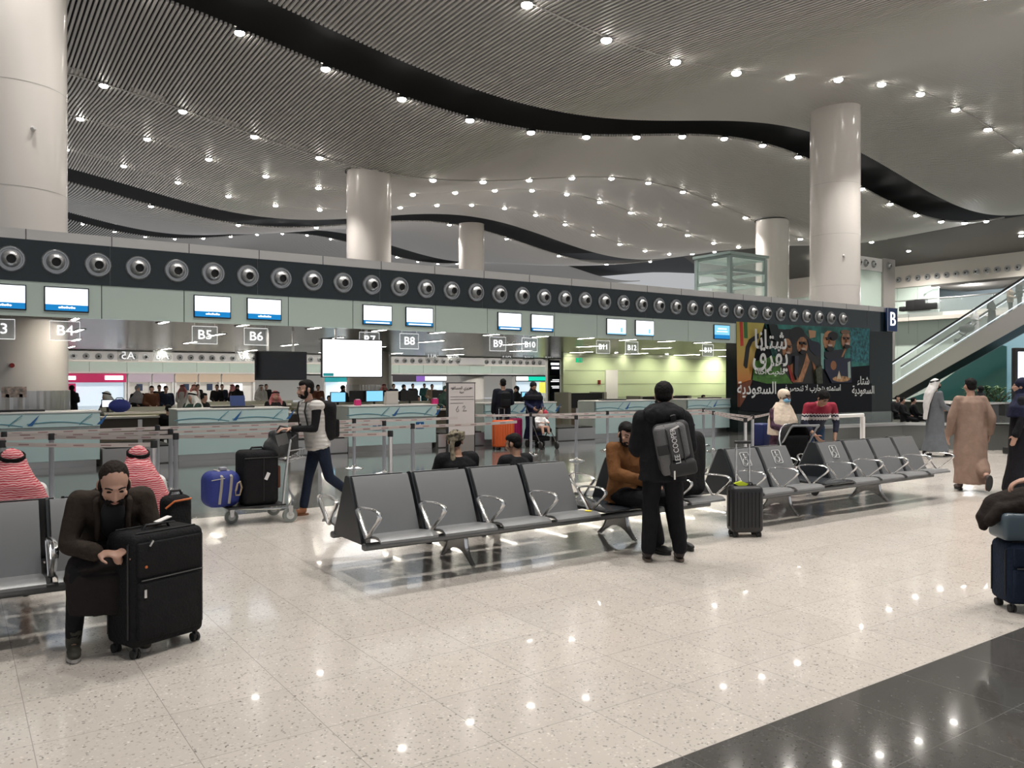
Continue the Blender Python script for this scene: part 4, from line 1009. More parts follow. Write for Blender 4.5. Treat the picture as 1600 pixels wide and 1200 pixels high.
def hand(mb, w_, d, pn, side, curl=.35, det=True):
    """palm plus four fingers and a thumb; side=+1 thumb on the (d x pn) side"""
    w_, d, pn = V(w_), V(d).normalized(), V(pn).normalized(); pn = (pn - d*pn.dot(d)).normalized(); s = d.cross(pn)
    Mx = Matrix((s, d, pn)).transposed()
    mb.ell(w_ + d*.055, (.040, .055, .017), Mx, nu=12, nv=8); mb.ell(w_+d*.01, (.028, .03, .02), Mx, nu=10, nv=6)
    if not det: mb.ell(w_ + d*.11 + pn*.01, (.034, .04, .014), Mx, nu=10, nv=6); return
    for i, L in zip((-1.5, -.5, .5, 1.5), ((.8, 1., 1.08, .95) if side > 0 else (.8, 1., 1.08, .95))):
        p = w_ + d*.095 + s*(.0195*i*side) - d*abs(i)*.004; a = curl*.6; pts = [p]
        for seg in (.040, .027, .021):
            dd = d*math.cos(a) + pn*math.sin(a); p = p + dd*seg*L; pts.append(p); a += curl
        mb.chain(pts, [.0098, .0090, .0082, .0070], n=8)
    p = w_ + d*.025 + s*.028*side; q = p + (d*.55 + s*.75*side + pn*.3).normalized()*.042; r_ = q + (d*.85 + s*.25*side + pn*.45).normalized()*.034
    mb.chain([p, q, r_], [.014, .0115, .009], n=8)
def rings(mb, pts, side=(1,0,0), n=22, cap=True):
    """lofted trunk: pts = [(centre, half width, half depth)]"""
    P = [V(p[0]) for p in pts]; R_ = []
    for i, (c, rx, ry) in enumerate(pts):
        d = (P[min(i+1, len(P)-1)] - P[max(i-1, 0)]).normalized(); a = V(side); a = (a - d*a.dot(d)).normalized(); b = d.cross(a)
        R_.append([P[i] + a*rx*math.cos(2*math.pi*k/n) + b*ry*math.sin(2*math.pi*k/n) for k in range(n)])
    mb.loft(R_, cap)
def hrot(yaw=0, pitch=0, roll=0): return Matrix.Rotation(R(yaw), 3, 'Z') @ Matrix.Rotation(R(pitch), 3, 'X') @ Matrix.Rotation(R(roll), 3, 'Y')
def headshape(mb, c, H, det=True):
    c = V(c); e = lambda p, r, **k: mb.ell(c + H @ V(p), r, H, **k)
    e((0,-.012,.030), (.075,.093,.086)); e((0,.022,-.025), (.064,.070,.080)); e((0,.042,-.078), (.036,.040,.032))
    if det:
        mb.cap_(c + H @ V((0,.090,.008)), c + H @ V((0,.108,-.030)), .010, .0145, 8); e((0,.078,.026), (.046,.016,.011))
        for s in (-1, 1): e((.078*s,-.008,-.012), (.011,.021,.032)); e((.014*s,.096,-.036), (.009,.010,.008)); e((.048*s, .062, -.018), (.018,.02,.016))
        e((0,.087,-.056), (.024,.011,.0065)); e((0,.085,-.067), (.021,.011,.007))
def trunk(J, k=1.0, t=0., neck=True, hem=None, wx=0.):
    pv, ch, nk = V(J['pelvis']), V(J['chest']), V(J['neck']); up = (ch-pv).normalized()
    out = []
    if hem is not None: out.append((pv - up*hem, .170*k+t+wx, .125*k+t+wx*.6))
    out += [(pv - up*.07, .160*k+t, .115*k+t), (pv + up*.02, .168*k+t, .118*k+t), (pv.lerp(ch, .45), .148*k+t, .108*k+t), (ch, .172*k+t, .122*k+t), (ch.lerp(nk, .55), .178*k+t, .112*k+t), (ch.lerp(nk, .84), .135*k+t, .080*k+t)]
    if neck: out.append((nk, .070*k+t*.8, .068*k+t*.8))
    return out
def sidev(J): return (V(J['shR']) - V(J['shL'])).normalized()
def person(name, label, loc, rz, J, cl, skin='tan', H=None, hands=None, vox=.0085, scale=1., group=None, hair='short', detail=True, k=1.0, seed=1, cat='person'):
    J = {a: V(b) for a, b in J.items()}; H = H or hrot()
    t = thing(name, label, cat, loc, R(rz), group); t.scale = (scale,)*3
    mb = MB(); sv = sidev(J)
    rings(mb, trunk(J, k*.93), sv); headshape(mb, J['head'], H, detail)
    mb.cap_(J['neck'] - V((0,0,.03)), J['head'] + H @ V((0,-.015,-.05)), .058, .052)
    for s in 'RL':
        mb.chain([J['sh'+s], J['el'+s], J['wr'+s]], [.050*k, .037*k, .026], n=12); mb.chain([J['hp'+s], J['kn'+s], J['an'+s]], [.080*k, .052*k, .036], n=12)
        d = J['wr'+s] - J['el'+s]; hh = (hands or {}).get(s, {})
        sg = 1 if s == 'R' else -1
        pn = hh.get('pn', (-sg, 0, 0)); th = hh.get('th', 1 if (V(hh.get('d', d)).normalized().cross(V(pn))).y*1.0 >= 0 else -1)
        hand(mb, J['wr'+s], hh.get('d', d), pn, th, hh.get('curl', .35), detail)
        ft = J['an'+s]; fd = V(cl.get('toe'+s, (0, 1, 0))).normalized()
        mb.cap_(ft + V((0,0,-.01)), ft + fd*.13 + V((0,0,-.045)), .034, .026)
    hair = 'none' if ('scarf' in cl and cl['scarf'][0] != 'wrap') else hair
    obj('body', remesh(mb, vox, 3, name='body'), SKIN[skin], t)
    cvox = max(.011, vox*1.25) if detail else vox
    # ---- hair and beard
    e = lambda m_, p, r: m_.ell(J['head'] + H @ V(p), r, H)
    if hair in ('short', 'thick', 'recede'):
        mb = MB(); g = {'short': 0., 'thick': .012, 'recede': -.002}[hair]
        e(mb, (0, -.024, .043), (.080+g, .090+g, .084+g)); e(mb, (0, -.050, -.01), (.070+g, .055+g, .06))
        if hair != 'recede': e(mb, (0, .02, .075), (.060+g, .062, .045))
        for s in (-1, 1): e(mb, (.072*s, .012, -.005), (.010, .018, .035))
        obj('hair', remesh(mb, .008 if detail else .016, 2, .0035 if detail else 0, 40, seed, 'hair'), HAIRM if hair != 'recede' else HAIRB, t)
    if cl.get('beard') and detail:
        mb = MB(); e(mb, (0, .032, -.086), (.053, .052, .033))
        for s in (-1, 1): e(mb, (.060*s, .022, -.045), (.012, .030, .042)); e(mb, (.018*s, .094, -.050), (.020, .010, .006)); e(mb, (.036*s, .074, -.072), (.014, .018, .022))
        obj('beard', remesh(mb, .006, 2, .002, 50, 3, 'beard'), HAIRM, t)
    if detail and cl.get('face'):
        mb = MB()
        for s in (-1, 1): mb.tube([J['head'] + H @ V((s*x, y, z)) for x, y, z in ((.014, .097, .030), (.032, .092, .037), (.050, .078, .030))], .006, .0045, n=6)
        mb.build('eyebrows', HAIRM, t, True)
        mb = MB()
        for s in (-1, 1): e(mb, (.030*s, .081, .006), (.013, .010, .0065 if cl['face'] == 'open' else .003))
        mb.build('eye', mat('eye_white', (.55, .50, .47), .3) if cl['face'] == 'open' else HAIRB, t, True)
        if cl['face'] == 'open':
            mb = MB()
            for s in (-1, 1): e(mb, (.030*s, .090, .006), (.006, .003, .006))
            mb.build('iris', HAIRM, t, True)
        mb = MB(); e(mb, (0, .094, -.061), (.020, .005, .006)); mb.build('lips', mat('lips', (.30, .12, .10), .5), t, True)
    # ---- clothes
    if 'top' in cl:
        c = cl['top']; mb = MB(); th = c.get('t', .018); hem = c.get('hem', .12)
        rings(mb, trunk(J, k, th, c.get('collar', True), hem, c.get('flare', .01)), sv)
        for s in 'RL':
            if c.get('sleeve', 1) > 0:
                e2 = J['el'+s].lerp(J['wr'+s], min(.93, c.get('sleeve', 1)*.93))
                sp = [J['sh'+s].lerp(J['neck'], .45) + V((0,0,-.01)), J['sh'+s], J['el'+s], e2]; mb.chain(sp, [.040*k+th, .050*k+th*.85, .043*k+th*.75, .035*k+th*.65], n=12)
            else: mb.ell(J['sh'+s], (.06+th, .07+th, .075))
        o = obj(c.get('name', 'jacket'), remesh(mb, cvox, 4, c.get('fold', .007), 9, seed, 'jacket'), c['m'], t)
    if 'inner' in cl:
        c = cl['inner']; mb = MB()
        for s in 'RL': mb.chain([J['sh'+s], J['el'+s], J['el'+s].lerp(J['wr'+s], .9)], [.062*k, .048*k, .036*k], n=12)
        rings(mb, trunk(J, k, .006, True, .04), sv)
        obj('sweater', remesh(mb, cvox, 4, .004, 10, seed+3, 'sweater'), c, t)
    if 'legs' in cl:
        c = cl['legs']; w_ = c.get('w', 0); mb = MB(); pv, up = J['pelvis'], (J['chest']-J['pelvis']).normalized()
        rings(mb, [(pv - up*.09, .15*k, .115*k), (pv, .170*k, .122*k), (pv + up*.10, .155*k, .115*k)], sv)
        for s in 'RL': mb.chain([J['hp'+s], J['kn'+s], J['kn'+s].lerp(J['an'+s], .9)], [.092*k+w_*.4, .062*k+w_*.7, .050*k+w_], n=12)
        obj('trousers', remesh(mb, cvox, 4, .006, 8, seed+5, 'trousers'), c['m'], t)
    if 'robe' in cl:
        c = cl['robe']; mb = MB(); ch, pv = J['chest'], J['pelvis']; z0 = c.get('hem', .10); th = .022
        rings(mb, [((c.get('hx', 0), c.get('hy', 0), z0), c.get('hw', .27), c.get('hd', .21)), ((c.get('hx', 0)*.5, c.get('hy', 0)*.5, .50), .225*k, .18*k), (pv, .205*k, .165*k), (ch.lerp(pv, .4), .19*k, .15*k), (ch, .195*k, .145*k), (ch.lerp(J['neck'], .55), .19*k, .13*k), (ch.lerp(J['neck'], .86), .14*k, .09*k), (J['neck'], .075, .07)], sv)
        for s in 'RL':
            mb.chain([J['sh'+s].lerp(J['neck'], .4)-V((0,0,.02)), J['sh'+s]-V((0,0,.01)), J['el'+s], J['el'+s].lerp(J['wr'+s], .92)], [.055, .062*k, .058*k, .056*k], n=12)
        if c.get('bump'): mb.chain([J['hpR'], J['knR'], J['knR'].lerp(J['anR'], .62)], [.15, .13, .095])
        obj('robe', remesh(mb, cvox, 5, c.get('fold', .014), 7, seed, 'robe'), c['m'], t)
    if 'lap' in cl:      # cloth hanging over seated thighs
        c = cl['lap']; mb = MB(); y1 = c.get('y', .50); pv = J['pelvis']
        rings(mb, [(pv + V((0,-.08,.0)), .19*k, .13), (pv + V((0,.12,.02)), .22*k, .125), ((J['knR']+J['knL'])/2 + V((0,-.06,.03)), .27*k, .115), ((J['knR']+J['knL'])/2 + V((0,.02,-.03)), .28*k, .10)], sv)
        kc = (J['knR']+J['knL'])/2
        rings(mb, [((kc.x, kc.y-.02, c.get('hem', .27)), .25*k, .10), ((kc.x, kc.y-.01, .40), .27*k, .105), ((kc.x, kc.y, kc.z), .27*k, .10)], sv)
        obj('robe_skirt', remesh(mb, cvox, 5, .010, 8, seed+2, 'robe_skirt'), c['m'], t)
    if cl.get('shoes'):
        for s in 'RL':
            a = J['an'+s]; fd = V(cl.get('toe'+s, (0, 1, 0))).normalized(); up = V((1,0,0)).cross(fd).normalized(); up = up if up.z > -.2 else -up
            sd = fd.cross(up); Mx = Matrix((sd, fd, up)).transposed(); mb = MB()
            mb.ell(a + fd*.01 - up*.02, (.040, .055, .050), Mx); mb.ell(a + fd*.075 - up*.035, (.042, .10, .036), Mx); mb.ell(a + fd*.13 - up*.042, (.040, .055, .030), Mx)
            if cl.get('boot'): mb.cap_(a - up*.01, a.lerp(J['kn'+s], .20), .046, .05)
            else: mb.cap_(a - up*.02, a.lerp(J['kn'+s], .05), .042, .042)
            sh = obj('shoe', remesh(mb, .010 if detail else .02, 3, name='shoe'), cl['shoes'], t)
            mb = MB(); c0 = a + fd*.055 - up*.071
            pr = [c0 + sd*(.043*math.cos(q*math.pi/8)) + fd*(.125*math.sin(q*math.pi/8)) for q in range(16)]
            mb.loft([[p - up*.009 for p in pr], [p + up*.012 for p in pr]]); mb.build('sole', cl.get('sole', RUBBER), sh)
    if 'scarf' in cl:    # headscarf: 'ghutra' | 'hijab'
        kind, m_ = cl['scarf'][:2]; mb = MB(); hc, nk = J['head'], J['neck']
        if kind == 'ghutra':
            e(mb, (0, -.020, .046), (.092, .100, .092)); 
            rings(mb, [(nk + V((0,-.10,-.34)), .27*k, .10), (nk + V((0,-.09,-.16)), .25*k, .13), (nk + V((0,-.07,-.03)), .20*k, .13), (nk + V((0,-.05,.06)), .145*k, .11), (hc + V((0,-.03,-.02)), .112, .10), (hc + V((0,-.02,.06)), .093, .093)], sv)
            for s in (-1, 1): mb.chain([hc + V((.085*s, .0, -.02)), nk + V((.13*s, .04, .02)), nk + V((.13*s, .11, -.14)), nk + V((.10*s, .14, -.26))], [.028, .04, .03, .02])
            o = obj('headcloth', remesh(mb, cvox, 4, .010 if detail else .004, 13, seed, 'headcloth'), m_, t)
            if not (len(cl['scarf']) > 2 and cl['scarf'][2] == 'noagal'):
                mb = MB()
                for dz in (.058, .075): mb.tube([hc + H @ V((.089*math.cos(q*math.pi/12), -.020 + .098*math.sin(q*math.pi/12), dz + .022*math.sin(q*math.pi/12))) for q in range(24)], .010, .010, n=8, close=True)
                mb.build('head_cord', HAIRM, t, True)
        elif kind == 'long':
            e(mb, (0, -.016, .040), (.092, .100, .088))
            rings(mb, [(nk + V((0,-.22,-.62)), .05, .03), (nk + V((0,-.20,-.30)), .09*k, .05), (nk + V((0,-.14,-.05)), .13*k, .08), (hc + V((0,-.05,-.05)), .11, .09), (hc + V((0,-.03,.05)), .09, .09)], sv)
            obj('headcloth', remesh(mb, cvox, 4, .010, 13, seed, 'headcloth'), m_, t)
            mb = MB()
            for dz in (.058, .075): mb.tube([hc + H @ V((.089*math.cos(q*math.pi/12), -.018 + .098*math.sin(q*math.pi/12), dz + .022*math.sin(q*math.pi/12))) for q in range(24)], .010, .010, n=8, close=True)
            mb.build('head_cord', HAIRM, t, True)
        elif kind == 'wrap':   # cloth tied around the head, tail hanging behind
            for i in range(3): mb.tube([hc + H @ V((.092*math.cos(q*math.pi/12), -.015 + .103*math.sin(q*math.pi/12), .035 + .02*i + .02*math.sin(q*math.pi/12 + i))) for q in range(24)], .016, .016, n=8, close=True)
            e(mb, (0, -.02, .05), (.083, .092, .080))
            mb.chain([hc + H @ V((-.02, -.11, .03)), hc + H @ V((-.03, -.135, -.06)), hc + H @ V((-.02, -.14, -.20)), hc + H @ V((-.03, -.13, -.27))], [.03, .026, .034, .012])
            obj('headcloth', remesh(mb, .009, 3, .006, 30, seed, 'headcloth'), m_, t)
        else:
            lo = cl['scarf'][2] if len(cl['scarf']) > 2 else .34; fr = cl['scarf'][3] if len(cl['scarf']) > 3 else .028
            e(mb, (0, -.024, .034), (.097, .106, .100)); e(mb, (0, -.0, -.085), (.084, .084, .075))
            rings(mb, [(nk + V((0,.0,-lo)), .285*k, .21), (nk + V((0,-.0,-lo*.5)), .275*k, .195), (nk + V((0,-.01,-.05)), .20*k, .14), (nk + V((0,.0,.05)), .105, .10)], sv)
            obj('headscarf', remesh(mb, cvox, 4, .010 if detail else .004, 9, seed, 'headscarf'), m_, t)
    return t
def up(base, **kw): d = dict(base); d.update(kw); return d

BLKC = cloth('black_jacket_cloth', (.010, .010, .012)); BLKT = cloth('black_trouser_cloth', (.008, .008, .010)); NAVY = cloth('navy_trouser_cloth', (.012, .018, .035))
BRD = cloth('dark_brown_jacket', (.030, .022, .017)); RUST = cloth('rust_brown_jacket', (.16, .070, .025)); BLK2 = cloth('black_abaya_cloth', (.009, .009, .012))
def quilt(name, col):
    m = mat(name, col, .55); nt = m.node_tree; b = nt.nodes['Principled BSDF']; g = nt.nodes.new('ShaderNodeTexCoord'); wv = nt.nodes.new('ShaderNodeTexWave'); wv.bands_direction = 'Z'; wv.inputs['Scale'].default_value = 6.5; wv.inputs['Distortion'].default_value = 1.5
    nt.links.new(g.outputs['Object'], wv.inputs[0]); bp = nt.nodes.new('ShaderNodeBump'); bp.inputs['Strength'].default_value = .38; bp.inputs['Distance'].default_value = .02; nt.links.new(wv.outputs['Fac'], bp.inputs['Height']); nt.links.new(bp.outputs['Normal'], b.inputs['Normal']); return m
# red and white checked headcloth
def checkcloth(name, c1, c2, sc=17):
    m = bpy.data.materials.new(name); m.use_nodes = True; nt = m.node_tree; b = nt.nodes['Principled BSDF']; b.inputs['Roughness'].default_value = .85
    g = nt.nodes.new('ShaderNodeTexCoord'); wv = nt.nodes.new('ShaderNodeTexWave'); wv.bands_direction = 'Z'; wv.inputs['Scale'].default_value = sc; wv.inputs['Distortion'].default_value = 4; wv.inputs['Detail'].default_value = 1; wv.inputs['Detail Scale'].default_value = 1.2
    nt.links.new(g.outputs['Object'], wv.inputs[0]); r = nt.nodes.new('ShaderNodeValToRGB'); nt.links.new(wv.outputs['Fac'], r.inputs[0]); nt.links.new(r.outputs[0], b.inputs[0])
    e = r.color_ramp.elements; e[0].position = .35; e[0].color = (*c1, 1); e[1].position = .65; e[1].color = (*c2, 1); return m
REDCH = checkcloth('red_white_headcloth', (.44, .04, .06), (.66, .36, .36)); BWCH = mat('olive_black_headcloth', (.17, .145, .10), .85, var=(22, .85), bump=(20, .5))
WHC = cloth('white_headcloth', (.70, .69, .68)); CRH = cloth('cream_headscarf', (.66, .55, .44)); GREYR = cloth('grey_robe_cloth', (.125, .135, .15), bs=12); BROBE = cloth('brown_robe_cloth', (.27, .185, .145), bs=12)

# --- bearded man on the left bench (faces the camera)
J = up(SIT, pelvis=(0,0,.53), chest=(0,.20,.84), neck=(0,.32,.975), head=(.0,.46,1.055), shR=(.185,.27,.935), shL=(-.185,.27,.935), elR=(.245,.33,.68), elL=(-.245,.33,.68), wrR=(.10,.56,.655), wrL=(-.12,.56,.66),
       hpR=(.10,.02,.53), hpL=(-.10,.02,.53), knR=(.20,.45,.52), knL=(-.19,.45,.52), anR=(.22,.36,.085), anL=(-.17,.36,.085))
bm_ = person('seated_man', 'bearded man in dark brown jacket bent forward behind the big black suitcase', (.85, 5.96, 0), 176, J,
       dict(top=dict(m=BRD, t=.026, hem=.10, fold=.010, name='jacket'), inner=BLKC, lap=dict(m=cloth('dark_robe', (.016, .013, .013)), hem=.27), legs=dict(m=BLKT), shoes=mat('olive_shoe', (.035, .032, .022), .7), sole=mat('shoe_sole_grey', (.40, .38, .36), .6), boot=1, beard=1, face='closed'),
       skin='light', H=hrot(0, -30) @ Matrix.Scale(1.12, 3), hands={'R': dict(d=(-.9,.4,-.05), pn=(0,-.3,-1), curl=.75), 'L': dict(d=(.9,.4,0), pn=(0,-.3,-1), curl=.75)}, hair='recede', seed=2, k=.98)
mb = MB(); Mx = Matrix.Rotation(R(-32), 3, 'X'); mb.ell((0, .355, .83), (.075, .055, .17), Mx)
obj('shirt_front', remesh(mb, .01, 3, .004, 12, 3, 'shirt_front'), mat('black_knit', (.007, .007, .009), .9), bm_)
for q in (-1, 1):
    mb = MB(); mb.chain([(.075*q, .28, 1.0), (.095*q, .36, .93), (.085*q, .375, .82), (.09*q, .36, .70)], [.022, .024, .018, .014]); obj('lapel', remesh(mb, .009, 3, .003, 14, 3, 'lapel'), BRD, bm_)
# --- two headcloth men behind
person('seated_man', 'man in red and white headcloth with black cord, seen from behind at the far left', (.36, 7.05, 0), 0, up(SIT, head=(0,-.02,1.215), neck=(0,-.06,1.05)),
       dict(robe=dict(m=WHC, hem=.35, hy=.2), shoes=BLACK, scarf=('ghutra', REDCH)), H=hrot(0, 6), vox=.012, seed=4, k=1.12, scale=.885)
person('seated_man', 'man in red and white headcloth half hidden behind the bearded man', (1.20, 7.05, 0), 0, up(SIT, head=(.02,-.02,1.19)),
       dict(robe=dict(m=WHC, hem=.35, hy=.2), shoes=BLACK, scarf=('ghutra', REDCH)), H=hrot(0, 4), vox=.012, seed=5, k=1.05, scale=.885)
# --- walking man with the trolley
J = up(STAND, pelvis=(0,.02,.90), chest=(0,.09,1.24), neck=(0,.12,1.42), head=(0,.17,1.575), shR=(.19,.10,1.375), shL=(-.19,.10,1.375), elR=(.25,.10,1.10), wrR=(.20,.33,1.02), elL=(-.25,.15,1.10), wrL=(-.16,.42,1.10),
       hpR=(.09,0,.88), hpL=(-.09,0,.88), knR=(.09,.10,.49), anR=(.09,.17,.08), knL=(-.09,-.10,.47), anL=(-.09,-.43,.22))
person('walking_man', 'man in white padded vest and black sleeves pushing the loaded luggage trolley', (3.78, 9.72, 0), 90, J,
       dict(top=dict(m=quilt('white_padded_vest', (.60, .58, .55)), t=.028, hem=.03, sleeve=0, fold=.007, name='vest'), inner=BLKC, legs=dict(m=NAVY, w=.004), shoes=mat('tan_brown_shoe', (.26, .10, .04), .6), sole=mat('brown_sole', (.18, .07, .03), .6), toeL=(0, .45, -.9), beard=1, face='open'),
       skin='light', H=hrot(0, -6), hands={'R': dict(d=(0,1,-.35), pn=(0,-.3,-1), curl=.6), 'L': dict(d=(0,1,.05), pn=(0,-.1,-1), curl=.45)}, seed=6)
# --- man with wrapped headcloth and the man next to him, rear row of middle bench
person('seated_man', 'man in black jacket with olive checked cloth wrapped round his head, back to the camera', (4.14, 7.0, 0), -4, up(SIT, head=(.0,-.03,1.20)),
       dict(top=dict(m=BLKC, t=.035, hem=.10), legs=dict(m=BLKT), shoes=BLACK, scarf=('wrap', BWCH)), skin='tan', H=hrot(-30, 0), seed=7, k=1.08, scale=.905)
person('seated_man', 'short haired man in black, head turned right, behind the fourth seat of the middle bench', (4.90, 7.05, 0), 8, up(SIT, head=(.0,.0,1.115), neck=(0,-.04,.975), chest=(0,-.03,.81), shR=(.185,-.04,.93), shL=(-.185,-.04,.93)),
       dict(top=dict(m=BLKC, t=.028, hem=.10), legs=dict(m=BLKT), shoes=BLACK), skin='tan', H=hrot(20, -14), seed=8, scale=.91)
# --- man in rust jacket on the bench
J = up(SIT, chest=(0,.04,.86), neck=(.03,.07,1.04), head=(.10,.15,1.15), shR=(.19,.05,1.0), shL=(-.19,.05,1.0), elR=(.25,.12,.76), elL=(-.25,.12,.76), wrR=(.02,.36,.68), wrL=(-.04,.36,.66), knR=(.10,.45,.51), knL=(-.22,.46,.51), anR=(.02,.48,.085), anL=(-.30,.50,.085))
person('seated_man', 'man in rust brown jacket seated on the middle bench, mostly hidden by the standing man', (5.66, 6.18, 0), 184, J,
       dict(top=dict(m=RUST, t=.030, hem=.08, fold=.012), legs=dict(m=BLKT, w=.035), shoes=BLACK, beard=1, face='closed'), skin='light', H=hrot(-25, -22), hair='short', seed=9,
       hands={'R': dict(d=(-.6,.8,-.1), pn=(0,-.2,-1), curl=.6), 'L': dict(d=(.6,.8,0), pn=(0,-.2,-1), curl=.6)})
# --- standing man with the rucksack
J = up(STAND, head=(.015,.02,1.575), neck=(0,-.0,1.42), shR=(.200,-.01,1.35), shL=(-.200,-.01,1.35), elR=(.25,-.0,1.09), elL=(-.24,.05,1.08), wrR=(.22,.20,1.0), wrL=(-.20,.24,1.02), anR=(.165,-.02,.085), anL=(-.14,-.02,.085), knR=(.13,.02,.49), knL=(-.11,.02,.49))
sm = person('standing_man', 'man standing with his back to the camera in black hooded coat and black trousers', (5.47, 5.42, 0), -35, J,
       dict(top=dict(m=BLKC, t=.045, hem=.16, fold=.012, name='coat'), legs=dict(m=BLKT, w=.018), shoes=mat('dark_brown_boot', (.022, .015, .013), .5), sole=mat('boot_sole', (.10, .075, .06), .6), boot=1), skin='light', H=hrot(-12, -4), hair='thick', seed=10, k=1.06, scale=.985,
       hands={'R': dict(curl=.6), 'L': dict(curl=.6)})
mb = MB(); mb.ell((0,-.115,1.39), (.19,.13,.11)); mb.ell((0,-.03,1.44), (.165,.12,.075)); mb.chain([(-.15,-.06,1.42), (0,-.13,1.46), (.15,-.06,1.42)], [.05,.06,.05]); mb.ell((.11,.02,1.42), (.06,.07,.05)); mb.ell((-.11,.02,1.42), (.06,.07,.05))
obj('hood', remesh(mb, .012, 3, .010, 14, 4, 'hood'), BLKC, sm)
# --- woman in cream hijab with a blue mask, and the man in the sweater
J = up(STAND, head=(-.02,.06,1.42), neck=(0,.03,1.27), chest=(0,.02,1.10), pelvis=(0,0,.80), shR=(.165,.0,1.20), shL=(-.165,.0,1.20), elR=(.22,.06,.95), elL=(-.22,.06,.95), wrR=(.14,.32,.90), wrL=(-.16,.30,.88), hpR=(.09,0,.78), hpL=(-.09,0,.78), knR=(.1,.02,.44), knL=(-.1,.02,.44))
g = G(1222, 760)
def atpx(px, Z): u = (px-800)/F; return (Z*(SN+CS*u), Z*(CS-SN*u), 0)
wm = person('woman', 'woman in long cream headscarf and blue face mask standing by the pushchair', atpx(1221, 13.1), 168, J,
       dict(robe=dict(m=cloth('plum_print_dress', (.06, .030, .05), v=.7), hem=.08), shoes=BLACK, scarf=('hijab', CRH, .46), face='open'), skin='dark', H=hrot(-6, -4), hair='none', seed=11, k=.92,
       hands={'R': dict(d=(0,1,-.2), pn=(0,0,-1)), 'L': dict(d=(0,1,-.2), pn=(0,0,-1))})
mb = MB(); hc = V(J['head']); Hh = hrot(-6, -4)
mb.ell(hc + Hh @ V((0, .052, -.050)), (.062, .060, .046), Hh); mb.build('face_mask', mat('mask_blue', (.22, .48, .70), .7), wm, True)
J = up(STAND, pelvis=(0,-.06,.88), chest=(0,.16,1.16), neck=(.03,.28,1.31), head=(.05,.40,1.40), shR=(.215,.20,1.27), shL=(-.215,.20,1.27), elR=(.27,.20,.99), elL=(-.29,.18,.99), wrR=(.16,.36,.80), wrL=(-.20,.30,.74))
swm = mat('sweater_bands', (.02, .02, .04), .9); nt = swm.node_tree; b = nt.nodes['Principled BSDF']
g_ = nt.nodes.new('ShaderNodeTexCoord'); sp = nt.nodes.new('ShaderNodeSeparateXYZ'); rr = nt.nodes.new('ShaderNodeValToRGB'); rr.color_ramp.interpolation = 'CONSTANT'
mz = nt.nodes.new('ShaderNodeMath'); mz.operation = 'PINGPONG'; mz.inputs[1].default_value = .022; ad = nt.nodes.new('ShaderNodeMath'); ad.operation = 'MULTIPLY_ADD'; ad.inputs[1].default_value = .8
nt.links.new(g_.outputs['Object'], sp.inputs[0]); nt.links.new(sp.outputs[0], mz.inputs[0]); nt.links.new(mz.outputs[0], ad.inputs[0]); nt.links.new(sp.outputs[2], ad.inputs[2])
mp = nt.nodes.new('ShaderNodeMapRange'); mp.inputs[1].default_value = .8; mp.inputs[2].default_value = 1.5; nt.links.new(ad.outputs[0], mp.inputs[0]); nt.links.new(mp.outputs[0], rr.inputs[0]); nt.links.new(rr.outputs[0], b.inputs[0])
e = rr.color_ramp.elements; e[0].position = 0; e[0].color = (.012, .016, .035, 1); e[1].position = .36; e[1].color = (.62, .58, .58, 1)
for p_, c_ in ((.435, (.012, .016, .035)), (.475, (.62, .58, .58)), (.505, (.26, .014, .035))): q = e.new(p_); q.color = (*c_, 1)
person('standing_man', 'man in navy sweater with red top and white zigzag bands, bending over', atpx(1272, 13.3), 152, J,
       dict(top=dict(m=swm, t=.016, hem=.10, name='sweater', sleeve=.55), legs=dict(m=cloth('blue_jeans', (.03, .06, .12))), shoes=BLACK, beard=0, face='closed'), skin='tan', H=hrot(10, -42), hair='thick', seed=12,
       hands={'R': dict(curl=.5), 'L': dict(curl=.5)})
# --- robed men on the right
J = up(STAND, elR=(.24,.02,1.12), wrR=(.20,.24,1.03), elL=(-.24,0,1.12), wrL=(-.20,.22,1.02), anR=(.08,.22,.085), anL=(-.08,-.20,.10), knR=(.09,.14,.50), knL=(-.09,.0,.49))
g = G(1461, 713)
person('standing_man', 'man in grey robe and long white headcloth with black cord walking right', (g.x, g.y, 0), -118, J,
       dict(robe=dict(m=GREYR, hem=.12, hw=.30, hd=.27), shoes=BLACK, scarf=('long', WHC), beard=1), skin='tan', H=hrot(-5, 0), hands={'R': dict(d=(0,1,-.1), pn=(-1,0,0)), 'L': dict(d=(0,1,0), pn=(1,0,0))}, hair='none', vox=.010, seed=13)
J = up(STAND, anL=(-.09,.14,.085), anR=(.10,-.36,.24), knR=(.10,-.04,.47), knL=(-.09,.10,.49), elR=(.27,-.06,1.12), elL=(-.27,.0,1.12), wrR=(.27,.0,.88), wrL=(-.29,.05,.86))
g = G(1508, 768)
person('walking_man', 'heavy man in long brown robe walking away on the right, one sole lifted', (g.x+.12, g.y-.02, 0), -42, J,
       dict(robe=dict(m=BROBE, hem=.12, hw=.24, hd=.20, hy=-.02, fold=.016, bump=((.07, -.14, .42), (.10, .17, .26))), shoes=mat('grey_brown_sandal', (.07, .05, .045), .6), toeR=(0, .25, -.95)), skin='light', H=hrot(8, 0), hair='short', seed=14, k=1.06)
J = up(STAND)
person('standing_woman', 'person in black abaya at the right edge of the photo', atpx(1597, 12.0), 20, J,
       dict(robe=dict(m=BLK2, hem=.05, hw=.32, hd=.26), shoes=BLACK, scarf=('hijab', cloth('navy_scarf', (.012, .014, .035)), .30)), skin='light', hair='none', vox=.010, seed=15, k=1.02)
